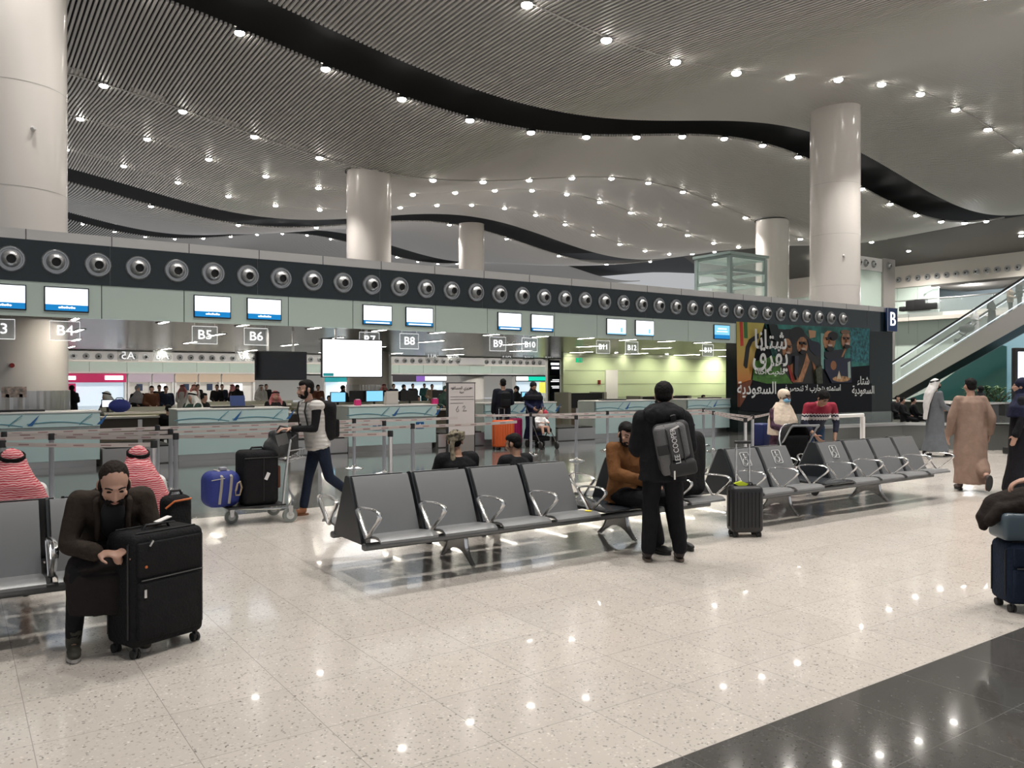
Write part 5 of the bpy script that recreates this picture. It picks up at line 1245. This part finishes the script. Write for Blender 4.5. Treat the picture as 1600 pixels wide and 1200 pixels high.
# --- hand reaching in over the luggage at the right edge; its owner stands just outside the frame
J = up(STAND, shL=(-.19,-.01,1.36), elL=(-.22,.05,1.08), wrL=(-.235,.30,.985), elR=(.25,0,1.1))
person('standing_woman', 'person at the right frame edge, only the hand on the blue-grey bag in view', (6.64, 2.26, 0), 30, up(J, elL=(-.16,.18,1.09), wrL=(-.01,.47,.985)),
       dict(robe=dict(m=BLK2, hem=.05), shoes=BLACK, scarf=('hijab', BLK2, .3)), skin='light', hair='none', hands={'L': dict(d=(-.05,1,-.35), pn=(.1,-.2,-1), curl=.55), 'R': dict(curl=.3)}, vox=.0075, seed=16)

# --- woman with the pushchair and child, man with rucksack behind the board
g = G(846, 700)
PW_ = g
person('woman', 'woman in navy coat and black headscarf behind the pushchair', (g.x+.15, g.y+.55, 0), 168, up(STAND, elR=(.22,.05,1.12), wrR=(.14,.30,1.02), elL=(-.22,.05,1.12), wrL=(-.14,.30,1.02)),
       dict(robe=dict(m=cloth('navy_coat', (.014, .018, .05)), hem=.20), shoes=BLACK, scarf=('hijab', BLK2, .2)), skin='tan', H=hrot(0, -22), hair='none', vox=.012, seed=17, scale=.95)
g = GY(786, 600, 16.6)
person('standing_man', 'man in dark jacket with a black rucksack behind the orange suitcase', (g.x, 16.6, 0), -20, up(STAND, elR=(.24,.05,1.12), wrR=(.2,.3,1.08)),
       dict(top=dict(m=cloth('navy_jacket', (.012, .014, .022)), t=.03), legs=dict(m=cloth('jeans_dark', (.025, .035, .06))), shoes=BLACK), skin='tan', vox=.012, seed=18)

# ---- crowd behind the counters: a few kinds built once, then copied
def crowd_proto(kind):
    d = dict(skin='light', detail=False, vox=.02, seed=30)
    X0 = (0, -30, 0)
    if kind == 'jacket': return person('person', 'x', X0, 0, up(STAND, wrR=(.12,.25,1.05), wrL=(-.12,.25,1.05)), dict(top=dict(m=BLKC, t=.03), legs=dict(m=BLKT), shoes=BLACK), **d)
    if kind == 'ghutra': return person('person', 'x', X0, 0, up(STAND, wrR=(.12,.25,1.05)), dict(robe=dict(m=WHC), shoes=BLACK, scarf=('ghutra', REDCH)), **d)
    if kind == 'abaya': return person('person', 'x', X0, 0, up(STAND, wrR=(.12,.25,1.05)), dict(robe=dict(m=BLK2), shoes=BLACK, scarf=('hijab', BLK2, .35)), **dict(d, hair='none'))
    if kind == 'sit': return person('person', 'x', X0, 0, SIT, dict(top=dict(m=BLKC, t=.03), legs=dict(m=BLKT), shoes=BLACK), **d)
    if kind == 'sitscarf': return person('person', 'x', X0, 0, SIT, dict(top=dict(m=BLKC, t=.03), legs=dict(m=BLKT), shoes=BLACK, scarf=('ghutra', REDCH)), **d)
PROTO = {}
CM = {'black': BLKC, 'brown': cloth('crowd_brown', (.11, .045, .025)), 'navy': cloth('crowd_navy', (.012, .018, .035)), 'grey': cloth('crowd_grey', (.20, .20, .22)), 'white': WHC, 'green': cloth('crowd_green', (.03, .06, .05)), 'beige': cloth('crowd_beige', (.35, .27, .20)), 'red': REDCH, 'pink': cloth('crowd_pink', (.45, .20, .18)), 'teal': cloth('crowd_teal', (.04, .12, .12))}
used = set()
def crowd(kind, label, px, Y, top=None, rz=180, cloth_=None, scarf=None, z=0., group=None, at=None):
    """top = photo row of the head top; decides the stature or seat height"""
    if kind not in PROTO: PROTO[kind] = crowd_proto(kind)
    P = PROTO[kind]
    o = P if kind not in used else copy_tree(P); used.add(kind)
    p = V(at) if at else GY(px, 600, Y); o.location = (p.x, p.y, z); o.rotation_euler = (0, 0, R(rz)); o['label'] = label
    sc = 1.
    H0 = 1.72 if kind in ('jacket', 'ghutra', 'abaya') else 1.32
    if top is not None:
        ztop = CAM_H + (HZ-top)/F*pix(p)[2]; sc = ztop/H0
        if not .85 < sc < 1.15: sc = min(1.08, max(.88, sc))
    o.scale = (sc,)*3
    for ch in o.children:
        n = ch.name.split('.')[0]
        m_ = {'jacket': cloth_, 'robe': cloth_, 'headcloth': scarf, 'headscarf': scarf}.get(n)
        for sl in ch.material_slots:
            mm = sl.material; sl.link = 'OBJECT'; sl.material = CM[m_] if m_ else mm
    return o
CR_ = [('abaya', 'black-robed figure before the magenta shop panel', 112, 30, 612, 20, 'black', 'black'), ('sit', 'dark head low at the edge of the cream column', 99, 27, 628, 0, 'black', None),
 ('sitscarf', 'person in black coat with white headcloth leaning over the desk', 162, 23.6, 612, 100, 'black', 'white'), ('abaya', 'person with grey scarf and black coat left of the brown jacket', 215, 27, 615, 190, 'black', 'grey'),
 ('jacket', 'man in brown jacket facing us behind the blue duffel bag', 237, 26, 610, 180, 'brown', None), ('jacket', 'man in navy jacket with folded arms right of the brown jacket', 259, 26, 609, 175, 'navy', None),
 ('jacket', 'dark haired man half hidden between brown and navy jackets', 249, 30, 612, 180, 'black', None), ('sit', 'person in black seen from behind at the first gap', 262, 19.6, 632, 0, 'black', None),
 ('ghutra', 'man in pink headscarf and white robe left of the green-grey cloak', 285, 30, 613, 150, 'white', 'red'), ('sitscarf', 'man in white headscarf and dark cloak slumped on the counter', 297, 20.8, 613, 120, 'green', 'white'),
 ('ghutra', 'second pink headscarf beside the slumped cloak', 303, 32, 614, 180, 'white', 'pink'), ('jacket', 'tall dark haired man behind the pink scarves', 309, 34, 609, 200, 'black', None),
 ('sit', 'man in black jacket leaning right at the second counter', 322, 22.5, 614, 230, 'black', None), ('jacket', 'black-clad man with pale backpack strap', 339, 31, 613, 160, 'black', None), ('jacket', 'man in dark coat beside the backpack strap', 347, 33, 612, 180, 'navy', None),
 ('ghutra', 'red headscarf in profile left of the pointed black abaya', 363, 31, 612, 100, 'black', 'red'), ('abaya', 'pointed black abaya above the blue laptop', 371, 30, 613, 180, 'black', 'black'), ('sit', 'dark head peeking right of the blue laptop', 380, 27, 627, 180, 'black', None),
 ('ghutra', 'white robed man left of the man in red headscarf on the phone', 408, 30, 614, 180, 'white', 'white'), ('sitscarf', 'man in red headscarf and dark jacket holding a phone, left of the white vest', 431, 20.6, 611, 170, 'black', 'red'),
 ('jacket', 'dark man standing left of the red headscarf with phone', 416, 33, 613, 180, 'black', None), ('jacket', 'man just behind the walking man\u2019s neck', 497, 28, 610, 180, 'brown', None), ('sit', 'dark head between the vest and the monitor', 515, 26, 622, 180, 'black', None),
 ('abaya', 'black-veiled woman right of the cyan monitor by the vest', 536, 24.5, 613, 200, 'black', 'black'), ('sit', 'dark haired clerk under the bright screen, left', 557, 27, 616, 180, 'navy', None), ('sit', 'dark haired clerk under the bright screen, right', 571, 28.5, 614, 200, 'black', None),
 ('ghutra', 'red headscarf at the right corner of the bright screen', 600, 30, 611, 180, 'black', 'red'), ('jacket', 'man in navy beside the white door of the plum shop', 615, 32, 609, 180, 'navy', None), ('abaya', 'black pointed abaya before the white door', 631, 27, 616, 180, 'black', 'black'),
 ('jacket', 'dark coated man left of the plum wall', 645, 33, 610, 180, 'black', None), ('sit', 'seated clerk in black behind the pink-tagged counter', 655, 24, 626, 180, 'black', None), ('jacket', 'beige coated person in pale cap before the plum wall', 675, 29, 603, 160, 'beige', None),
 ('jacket', 'teal shirted person at the plum wall', 663, 34, 611, 180, 'teal', None), ('abaya', 'tall dark green robed woman right of the plum shop', 696, 20.6, 608, 160, 'green', 'green'), ('jacket', 'person left of the white notice board edge', 729, 28, 612, 180, 'brown', None),
 ('abaya', 'black-veiled woman leaning at the counter right of the rucksack man', 807, 18.9, 613, 120, 'black', 'black'), ('sit', 'man in black cap resting on the counter right of the standing man', 1101, 20.2, 617, 190, 'black', None),
 ('sit', 'dark clerk behind the conveyor right of the bright screen', 765-70, 27, 628, 180, 'black', None)]
for k_, l, px, Y, top, rz, c1, c2 in CR_: crowd(k_, l, px, Y, top, rz, c1, c2)
# people seated by the escalator
for i, (px, Y, l, rz) in enumerate(((1404, 15.0, 'left of the three dark figures seated by the escalator foot', 150), (1413, 14.2, 'middle of the three dark figures seated by the escalator foot', 200), (1430, 14.0, 'right of the three dark figures seated by the escalator foot', 220))):
    crowd('sit', 'person in black, ' + l, px, Y, 621, rz, 'black', None)
crowd('abaya', 'black-veiled woman behind the brown robed man\u2019s shoulder', 1532, 11.5, 607, 20, 'black', 'black')
# people on the escalator
for px, py, k_, c1, c2, l in ((1523, 466, 'abaya', 'white', 'white', 'white clad person riding the escalator, lowest of the riders'), (1549, 448, 'abaya', 'black', 'black', 'black clad rider in the middle of the escalator'), (1578, 438, 'jacket', 'beige', None, 'rider in beige trousers near the top of the escalator'), (1592, 432, 'jacket', 'black', None, 'dark rider at the top right of the escalator')):
    p = MX(px, 600, EX+.75); f_ = (p.y - s0.y)/(s1.y-s0.y); zz = s0.z + f_*(s1.z-s0.z)
    crowd(k_, l, px, 0, None, 180, c1, c2, z=zz-.05, at=(EX+.75, p.y, 0))
t = thing('pram', 'black pram tipped on the escalator steps', 'pushchair', (EX+.5, 0, 0)); p = MX(1528, 470, EX+.5); f_ = (p.y - s0.y)/(s1.y-s0.y); t.location = (EX+.5, p.y+.6, s0.z + f_*(s1.z-s0.z)-.35)
mb = MB(); mb.ell((0, 0, .75), (.28, .42, .25)); mb.build('hood', BLACK, t, True); MB().tube([(0, -.5, 1.0), (0, 0, .5), (0, .5, .1)], .03).tube([(0, .4, .5), (0, -.4, .1)], .03).build('frame', BLACK, t)
for y in (-.4, .5): MB().cyl((-.2, y, .1), (.2, y, .1), .1).build('wheel', RUBBER, t)
# ================================================================ LUGGAGE
def suitcase(name, label, loc, rz, w_, d, h, m, handle=0., z0=.055, pocket=True, hard=False, group=None, trim=None, wheels=True, r=.045):
    """front face towards local -y"""
    t = thing(name, label, 'suitcase', loc, R(rz), group)
    MB().rbox(-w_/2, w_/2, -d/2, d/2, z0, z0+h, r, 4).build('shell', m, t, True)
    tm = trim or BLACK
    for y in ((-d/2+.04, d/2-.04) if not hard else (0,)):
        mb = MB(); pr = [(-w_/2-.004, z0+.06), (-w_/2-.004, z0+h-.06), (-w_/2+.05, z0+h+.004), (w_/2-.05, z0+h+.004), (w_/2+.004, z0+h-.06), (w_/2+.004, z0+.06)]
        mb.tube([(a, y, b) for a, b in pr], .006, .006, n=6); mb.build('zipper', tm, t, True)
    if pocket:
        MB().rbox(-w_/2+.03, w_/2-.03, -d/2-.022, -d/2+.03, z0+.05, z0+h*.58, .015).build('lower_pocket', m, t, True)
        MB().rbox(-w_/2+.03, w_/2-.03, -d/2-.016, -d/2+.03, z0+h*.62, z0+h*.93, .012).build('upper_pocket', m, t, True)
        MB().tube([(-w_/2+.05, -d/2-.02, z0+h*.60), (w_/2-.03, -d/2-.02, z0+h*.605)], .004).build('pocket_zipper', mat('zip_grey', (.08, .08, .08), .4), t)
    if hard:
        mb = MB(); n = 7
        for i in range(n):
            x = -w_/2 + .05 + (w_-.1)*i/(n-1); mb.tube([(x, -d/2-.003, z0+.06), (x, -d/2-.003, z0+h-.06)], .006, .006, n=6)
        mb.build('rib', m, t, True)
    MB().tube([(-.09, 0, z0+h), (-.075, 0, z0+h+.028), (.075, 0, z0+h+.028), (.09, 0, z0+h)], .014, .008).build('top_handle', BLACK, t, True)
    if handle:
        for x in (-.075, .075): MB().cyl((x, d*.28, z0+h-.02), (x, d*.28, z0+h+handle), .009, n=10).build('handle_tube', CHROME, t)
        MB().rbox(-.095, .095, d*.28-.015, d*.28+.015, z0+h+handle-.015, z0+h+handle+.02, .01).build('handle_grip', BLACK, t, True)
    if wheels:
        for x in (-w_/2+.045, w_/2-.045):
            for y in (-d/2+.045, d/2-.045):
                wb = MB().cyl((x-.022, y, .028), (x-.006, y, .028), .028, n=16).cyl((x+.006, y, .028), (x+.022, y, .028), .028, n=16).build('wheel', RUBBER, t)
                MB().rbox(x-.008, x+.008, y-.02, y+.02, .02, z0+.01, .005).build('fork', BLACK, wb)
    return t
BAGBLK = cloth('black_nylon', (.011, .011, .012), v=.1, bs=60)
a, b = G(207, 1031), G(306, 1001)
ang = math.degrees(math.atan2(b.y-a.y, b.x-a.x)); mid = (a+b)/2; dep = .30
n_ = V((-math.sin(R(ang)), math.cos(R(ang)), 0))
c_ = mid + n_*(dep/2-.045)
t = suitcase('suitcase', 'big black soft suitcase on four wheels in front of the bearded man', (c_.x, c_.y, 0), ang, .50, dep, .69, BAGBLK, z0=.065)
tag(t, group=None)
MB().ell((-.17, -dep/2-.02, .56), (.009, .005, .009)).build('orange_badge', mat('orange_badge', (.6, .15, .03), .4), t)
MB().obox((-.18, -dep/2-.025, .40), (.016, .01, .05), Matrix.Identity(3)).obox((-.14, -dep/2-.025, .70), (.012, .01, .04), Matrix.Rotation(R(35), 3, 'Y')).build('zip_puller', STEEL, t)
MB().obox((.06, .02, .80), (.10, .05, .006), Matrix.Rotation(R(-15), 3, 'Y')).build('paper_tag', WHITEP, t)
# small black bag with orange trim behind it
t = thing('backpack', 'small upright black bag with orange line, on the floor behind the big suitcase', 'bag', (1.30, 6.08, 0), R(10))
MB().rbox(-.10, .10, -.07, .07, .44, .88, .05, 4).build('body', BAGBLK, t, True); MB().tube([(-.10, -.075, .80), (-.04, -.08, .845), (.08, -.08, .855)], .007).build('orange_trim', mat('orange_trim', (.55, .14, .03), .5), t)
MB().tube([(-.05, 0, .87), (-.03, 0, .91), (.03, 0, .91), (.05, 0, .87)], .01).build('handle', BLACK, t)

# ---- luggage trolley and its load
TX, TY = 2.72, 9.72
t = thing('luggage_trolley', 'silver airport luggage trolley loaded with bags, pushed by the man in the white vest', 'trolley', (TX, TY, 0))
ALU = mat('trolley_alu', (.62, .63, .64), .25, .9)
mb = MB()
for y in (-.22, .22):
    mb.tube([(0.0, y*.55, .19), (.35, y, .17), (.60, y*1.15, .16)], .016)
    mb.tube([(.52, y, .17), (.55, y, .50), (.59, y, .80), (.62, y, .98)], .015)
mb.tube([(.0, -.12, .19), (.0, .12, .19)], .016).tube([(.30, -.18, .175), (.30, .18, .175)], .014).tube([(.52, -.22, .19), (.52, .22, .19)], .014).tube([(.58, -.22, .72), (.58, .22, .72)], .012)
mb.build('frame', ALU, t, True)
MB().rbox(-.12, .56, -.24, .24, .195, .215, .008).build('platform', BLACK, t, True)
MB().tube([(.62, -.26, .98), (.67, -.26, 1.02), (.67, .26, 1.02), (.62, .26, .98)], .018).build('push_handle', BLACK, t, True)
mb = MB()
for z in (.74, .84): mb.tube([(.60, -.20, z), (.80, -.20, z+.02), (.80, .20, z+.02), (.60, .20, z)], .008, close=False)
for i in range(5): mb.tube([(.60, -.18+.09*i, .70), (.79, -.18+.09*i, .76), (.80, -.18+.09*i, .86)], .005)
mb.build('child_seat_basket', ALU, t, True)
for x, y, r_ in ((-.02, 0, .075), (.58, -.30, .085), (.58, .30, .085)):
    wb = MB().cyl((x, y-.022, r_), (x, y+.022, r_), r_, n=24).build('wheel', mat('wheel_grey', (.20, .22, .21), .5), t)
    MB().cyl((x, y-.026, r_), (x, y+.026, r_), r_*.55, n=20).build('hub', mat('hub_pale', (.55, .57, .56), .4), wb)
    MB().prism([(x-.02, r_), (x+.02, r_), (x+.03, .20), (x-.03, .20)], y-.034, y-.026, 'y').prism([(x-.02, r_), (x+.02, r_), (x+.03, .20), (x-.03, .20)], y+.026, y+.034, 'y').build('fork', ALU, wb)
t = thing('suitcase', 'tall black soft suitcase standing on the luggage trolley', 'suitcase', (TX+.28, TY, .215))
MB().rbox(-.21, .21, -.20, .20, 0, .64, .06, 5).build('shell', BAGBLK, t, True); MB().tube([(-.20, -.205, .56), (.20, -.205, .56)], .006).tube([(.02, -.205, .05), (.02, -.205, .55)], .006).build('zipper', BLACK, t)
MB().tube([(-.08, 0, .64), (-.06, 0, .67), (.06, 0, .67), (.08, 0, .64)], .013).build('handle', BLACK, t, True); MB().obox((.06, -.21, .34), (.04, .006, .09), Matrix.Rotation(R(25), 3, 'Y')).build('white_tag', WHITEP, t)
MB().rbox(.20, .245, -.15, .15, .18, .45, .02).build('brown_patch', mat('brown_leather', (.12, .035, .015), .6), t, True)
t = thing('duffel_bag', 'royal blue bag with grey straps at the front of the luggage trolley', 'bag', (TX-.14, TY-.02, .215), R(4))
mb = MB(); mb.rbox(-.21, .19, -.17, .17, .0, .42, .11, 5); BLU = mat('blue_bag_cloth', (.014, .028, .19), .7, bump=(18, .4)); mb.build('body', BLU, t, True)
GST = mat('grey_strap', (.30, .28, .25), .7)
for x in (-.05, .06): MB().tube([(x-.03, -.17, .05), (x-.012, -.178, .22), (x, -.175, .36), (x, -.05, .425), (x, .1, .425)], .016, .006).build('strap', GST, t, True)
MB().tube([(.10, -.18, .14), (.10, -.20, .20), (.12, -.20, .28), (.15, -.19, .30), (.17, -.19, .22), (.15, -.18, .14)], .014, .010, close=True).build('side_handle', mat('beige_handle', (.35, .28, .20), .6), t, True)
MB().tube([(-.17, -.176, .33), (-.02, -.18, .345)], .005).build('zipper', GST, t); MB().rbox(-.03, .05, -.05, .03, .42, .46, .01).build('buckle', mat('buckle_grey', (.3, .3, .34), .4), t)
t = thing('tote_bag', 'dark grey bag in the trolley basket under the pushing hand', 'bag', (TX+.56, TY-.02, .78), R(0))
mb = MB(); mb.ell((0, 0, .10), (.22, .18, .14)); mb.rbox(-.12, .20, -.14, .14, .02, .30, .05); obj('body', remesh(mb, .014, 3, .015, 9, 3, 'body'), mat('charcoal_bag', (.035, .036, .038), .6, bump=(20, .4)), t)
MB().tube([(-.10, -.1, .26), (-.04, -.12, .36), (.04, -.12, .34), (.10, -.1, .26)], .012).build('handle', BLACK, t)
MB().obox((-.03, -.16, .20), (.14, .01, .14), Matrix.Rotation(R(-15), 3, 'Y')).build('grey_pocket', mat('mid_grey_cloth', (.12, .12, .12), .7), t)
# ---- rucksack on the walking man's back
def rucksack(label, loc, rz, s=1., m=BAGBLK, tilt=0, name='backpack'):
    t = thing(name, label, 'backpack', loc, R(rz)); t.rotation_euler = (R(tilt), 0, R(rz)); t.scale = (s,)*3
    mb = MB(); mb.rbox(-.15, .15, -.20, -.0, .0, .50, .08, 5); obj('body', remesh(mb, .012, 4, .006, 12, 5, 'body'), m, t)
    MB().rbox(-.12, .12, -.235, -.17, .04, .27, .03, 4).build('front_pocket', m, t, True)
    MB().tube([(-.04, -.04, .50), (-.03, -.04, .54), (.03, -.04, .54), (.04, -.04, .50)], .009).build('grab_handle', BLACK, t, True)
    return t
# local back of walker = world +x ; chest centre about x 3.77
t = rucksack('black rucksack on the back of the man in the white vest', (3.78, 9.72, .93), 90, 1.0)
mb = MB()
for s in (-1, 1): mb.tube([(.11*s, 0.01, .44), (.125*s, .10, .53), (.13*s, .21, .49), (.13*s, .235, .38), (.15*s, .20, .20), (.13*s, .0, .06)], .022, .007, side=(1,0,0))
mb.build('shoulder_strap', BLACK, t, True)
t = rucksack('small black rucksack on the back of the man behind the notice board', (GY(786, 600, 16.6).x-.03, 16.6-.13, 1.0), -20, .8)

# ---- grey printed rucksack hanging from the standing man's right shoulder
LC1 = mat('rucksack_grey', (.105, .105, .108), .75, bump=(70, .4)); LC2 = mat('rucksack_dark', (.022, .022, .024), .75)
t = thing('backpack', 'grey rucksack with white vertical lettering hung on the standing man’s right shoulder', 'backpack', (5.42, 5.155, .84))
t.rotation_euler = (R(4), R(-11), R(-38)); t.scale = (1, 1, .86)
MB().rbox(-.165, .165, -.02, .14, .02, .56, .07, 5).build('back_section', LC2, t, True)
MB().rbox(-.17, .12, -.10, .03, .16, .555, .06, 5).build('main_section', LC1, t, True)
MB().rbox(-.10, .155, -.125, .0, .0, .16, .04, 4).build('bottom_pocket', LC2, t, True)
MB().rbox(-.16, -.06, -.11, .0, .03, .54, .03, 4).build('left_panel', LC1, t, True)
MB().rbox(-.165, -.065, -.114, -.05, .25, .36, .01, 3).build('dark_stripe', LC2, t, True)
for x in (-.06, .055): MB().tube([(x, -.112, .05), (x+.004, -.116, .25), (x, -.108, .50), (x-.01, -.06, .55)], .006).build('zipper', BLACK, t, True)
text('LEE COOPER', .066, mat('print_white', (.78, .78, .78), .5), (-.004, -.122, .33), rot=(R(90), R(-90), 0), parent=t, name='lettering')
MB().obox((.02, -.122, .515), (.075, .006, .018), Matrix.Rotation(R(-20), 3, 'Y')).obox((-.06, -.125, .03), (.014, .006, .09), Matrix.Rotation(R(8), 3, 'Y')).build('white_puller', WHITEP, t)
MB().tube([(.04, .05, .54), (.04, .02, .62), (.03, .16, .64), (.02, .26, .56), (.03, .28, .40), (.05, .2, .2)], .025, .008, side=(1,0,0)).build('shoulder_strap', LC2, t, True)
# ---- black bag standing on the bench seats
t = thing('garment_bag', 'large black soft bag standing on the bench right of the standing man', 'bag', (6.60, 6.17, .435), R(-8))
mb = MB(); mb.rbox(-.20, .20, -.12, .12, 0, .70, .10, 5); mb.ell((-.10, 0, .68), (.16, .10, .13)); obj('body', remesh(mb, .014, 4, .014, 7, 2, 'body'), BAGBLK, t)
MB().tube([(-.05, -.0, .78), (.02, -.0, .85), (.10, -.0, .76)], .013).build('handle', mat('navy_strap', (.015, .03, .10), .6), t)
# ---- cabin suitcase with raised handle
g = G(1171, 839)
t = suitcase('suitcase', 'small black ribbed cabin suitcase with raised handle and yellow tag between the benches', (g.x, g.y+.06, 0), -30, .345, .23, .50, mat('black_abs', (.014, .014, .016), .45), handle=.46, pocket=False, hard=True, z0=.05)
mb = MB(); mb.prism([(-.13, .575), (-.05, .60), (.03, .57), (.0, .545), (-.08, .55)], -.03, -.0, 'y'); mb.build('yellow_tag', mat('lime_tag', (.60, .72, .03), .5), t)
# ---- orange and magenta suitcases by the notice board
g = G(786, 702)
suitcase('suitcase', 'bright orange hard suitcase with raised handle right of the notice board', (g.x, g.y, 0), -8, .50, .28, .66, mat('orange_shell', (.62, .11, .025), .35), handle=.28, pocket=False, hard=True)
g = G(809, 698)
suitcase('suitcase', 'magenta suitcase half hidden right of the orange one', (g.x, g.y+.2, 0), -8, .42, .26, .66, mat('magenta_shell', (.42, .02, .12), .4), pocket=False, hard=True)
# ---- right edge: navy suitcase, blue-grey bag, black coat
g = G(1574, 957)
ang = -40
cx, cy = g.x + .19*math.cos(R(ang)) + .06, g.y + .19*math.sin(R(ang)) + .06
t = suitcase('suitcase', 'navy soft suitcase at the right edge under the blue-grey bag', (cx+.02, cy, 0), ang, .44, .28, .45, cloth('navy_nylon', (.012, .020, .040), v=.1, bs=60), z0=.06)
SUX, SUY = cx+.02, cy
t = thing('handbag', 'blue-grey smooth leather bag lying on top of the navy suitcase', 'bag', (SUX-.01, SUY-.01, .525), R(ang))
MB().rbox(-.25, .26, -.13, .13, 0, .20, .035, 4).build('body', mat('slate_blue_leather', (.075, .105, .13), .35), t, True)
MB().tube([(.02, -.135, .13), (.0, -.13, .20), (-.05, -.05, .30), (.06, .02, .37), (.22, .03, .36)], .013, .006, side=(1, 0, 0)).build('handle', mat('slate_strap', (.04, .07, .07), .4), t, True)
t = thing('folded_coat', 'dark brown-black coat draped over the blue-grey bag', 'coat', (SUX-.02, SUY+.02, .70), R(ang))
mb = MB(); mb.chain([(.22, .05, .10), (.0, .05, .09), (-.2, .04, .05), (-.29, .02, -.03), (-.31, .0, -.10)], [.10, .11, .085, .055, .03]); mb.chain([(.22, -.04, .08), (.0, -.05, .06), (-.2, -.04, .03), (-.28, -.05, -.04)], [.07, .07, .06, .035]); mb.rbox(-.24, .26, -.10, .14, .0, .09, .04)
obj('cloth', remesh(mb, .012, 4, .018, 8, 6, 'cloth'), cloth('coat_black_brown', (.018, .013, .011)), t)

# ================================================================ PUSHCHAIRS
def pushchair(label, loc, rz, hood=True):
    t = thing('pushchair', label, 'pushchair', loc, R(rz)); FR = mat('pushchair_frame', (.35, .36, .38), .35, .8)
    mb = MB()
    for x in (-.22, .22):
        mb.tube([(x, .40, .10), (x, .10, .42), (x, -.25, .80), (x, -.42, 1.0)], .013).tube([(x, -.36, .10), (x, -.08, .42), (x, .12, .44)], .013)
    mb.tube([(-.22, -.42, 1.0), (-.22, -.47, 1.03), (.22, -.47, 1.03), (.22, -.42, 1.0)], .016).tube([(-.22, -.30, .14), (.22, -.30, .14)], .01); mb.build('frame', BLACK if not hood else FR, t, True)
    mb = MB(); mb.rbox(-.19, .19, -.12, .22, .40, .50, .03); mb.obox((0, -.18, .66), (.38, .06, .46), Matrix.Rotation(R(20), 3, 'X')); obj('seat', remesh(mb, .015, 3, name='seat'), BAGBLK, t)
    if hood:
        mb = MB(); n = 12; R_ = []
        for i in range(n+1):
            a = R(-10 + 120*i/n); R_.append([V((.235*math.cos(math.pi*k/10), -.20 + .34*math.sin(math.pi*k/10)*math.cos(a) - .02, .72 + .34*math.sin(math.pi*k/10)*math.sin(a))) for k in range(11)])
        vs = [p for r_ in R_ for p in r_]; fs = [(j*11+k, j*11+k+1, (j+1)*11+k+1, (j+1)*11+k) for j in range(n) for k in range(10)]
        o = mb.add(vs, fs).build('hood', BAGBLK, t, True); so = o.modifiers.new('s', 'SOLIDIFY'); so.thickness = .012
        MB().tube([(.25*math.cos(math.pi*k/10), -.22 + .36*math.sin(math.pi*k/10)*math.cos(R(60)), .72 + .36*math.sin(math.pi*k/10)*math.sin(R(60))) for k in range(11)], .012).build('hood_edge', FR, t, True)
    for x in (-.22, .22):
        for y in (.40, -.36): MB().cyl((x-.018, y, .09), (x+.018, y, .09), .09, n=20).build('wheel', RUBBER, t)
    MB().rbox(-.17, .17, -.25, .15, .18, .30, .03).build('basket', BAGBLK, t, True)
    return t
p = atpx(1230, 12.15)
pushchair('black pushchair with grey-edged hood before the woman in the cream headscarf', (p[0], p[1], 0), -20)
g = PW_
t = pushchair('black pushchair with a small child in white, before the navy coated woman', (g.x, g.y, 0), 170, hood=False)
t = thing('toddler', 'small child in white top sitting in the pushchair', 'person', (g.x, g.y, .0), R(170))
mb = MB(); rings(mb, [((0,-.04,.50), .10, .09), ((0,-.07,.62), .10, .085), ((0,-.09,.72), .10, .075), ((0,-.09,.78), .04, .04)]); mb.ell((0,-.06,.87), (.072,.082,.09))
for s in (-1, 1): mb.chain([(.10*s,-.07,.72), (.14*s,.04,.64), (.10*s,.14,.64)], [.032,.028,.022]); mb.chain([(.06*s,.0,.50), (.08*s,.2,.52), (.08*s,.25,.38)], [.05,.042,.032]); hand(mb, (.10*s,.14,.64), (-.3*s,1,0), (0,0,-1), s, .4, False)
obj('body', remesh(mb, .012, 3), SKIN['light'], t)
mb = MB(); rings(mb, [((0,-.04,.49), .125, .11), ((0,-.07,.62), .125, .105), ((0,-.09,.73), .115, .09), ((0,-.09,.78), .05, .05)])
for s in (-1, 1): mb.chain([(.10*s,-.07,.72), (.145*s,.04,.64), (.11*s,.12,.64)], [.05,.044,.036])
obj('white_top', remesh(mb, .012, 3, .004), WHC, t)
mb = MB(); mb.ell((0,-.075,.895), (.076,.08,.078)); obj('hair', remesh(mb, .012, 2), HAIRB, t)
t = thing('shopping_bag', 'small red bag hanging from the pushchair handle', 'bag', (g.x+.28, g.y+.22, .70))
mb = MB(); mb.ell((0, 0, .10), (.09, .07, .14)); mb.build('body', mat('red_bag', (.45, .02, .05), .5), t, True); MB().tube([(-.05, 0, .2), (0, 0, .30), (.05, 0, .2)], .01).build('handle', BLACK, t)
# rope barrier far right small objects
t = thing('rolling_case', 'dark blue case behind the barriers left of the cream headscarf', 'suitcase', (GY(1190, 660, 12.9).x, 12.9, 0), R(10))
MB().rbox(-.2, .2, -.15, .15, .06, .62, .05, 4).build('shell', mat('deep_blue_shell', (.012, .02, .10), .5), t, True)
for x in (-.15, .15): MB().cyl((x, -.1, .035), (x+.03, -.1, .035), .035).build('wheel', RUBBER, t)

bpy.data.scenes.remove(S2)
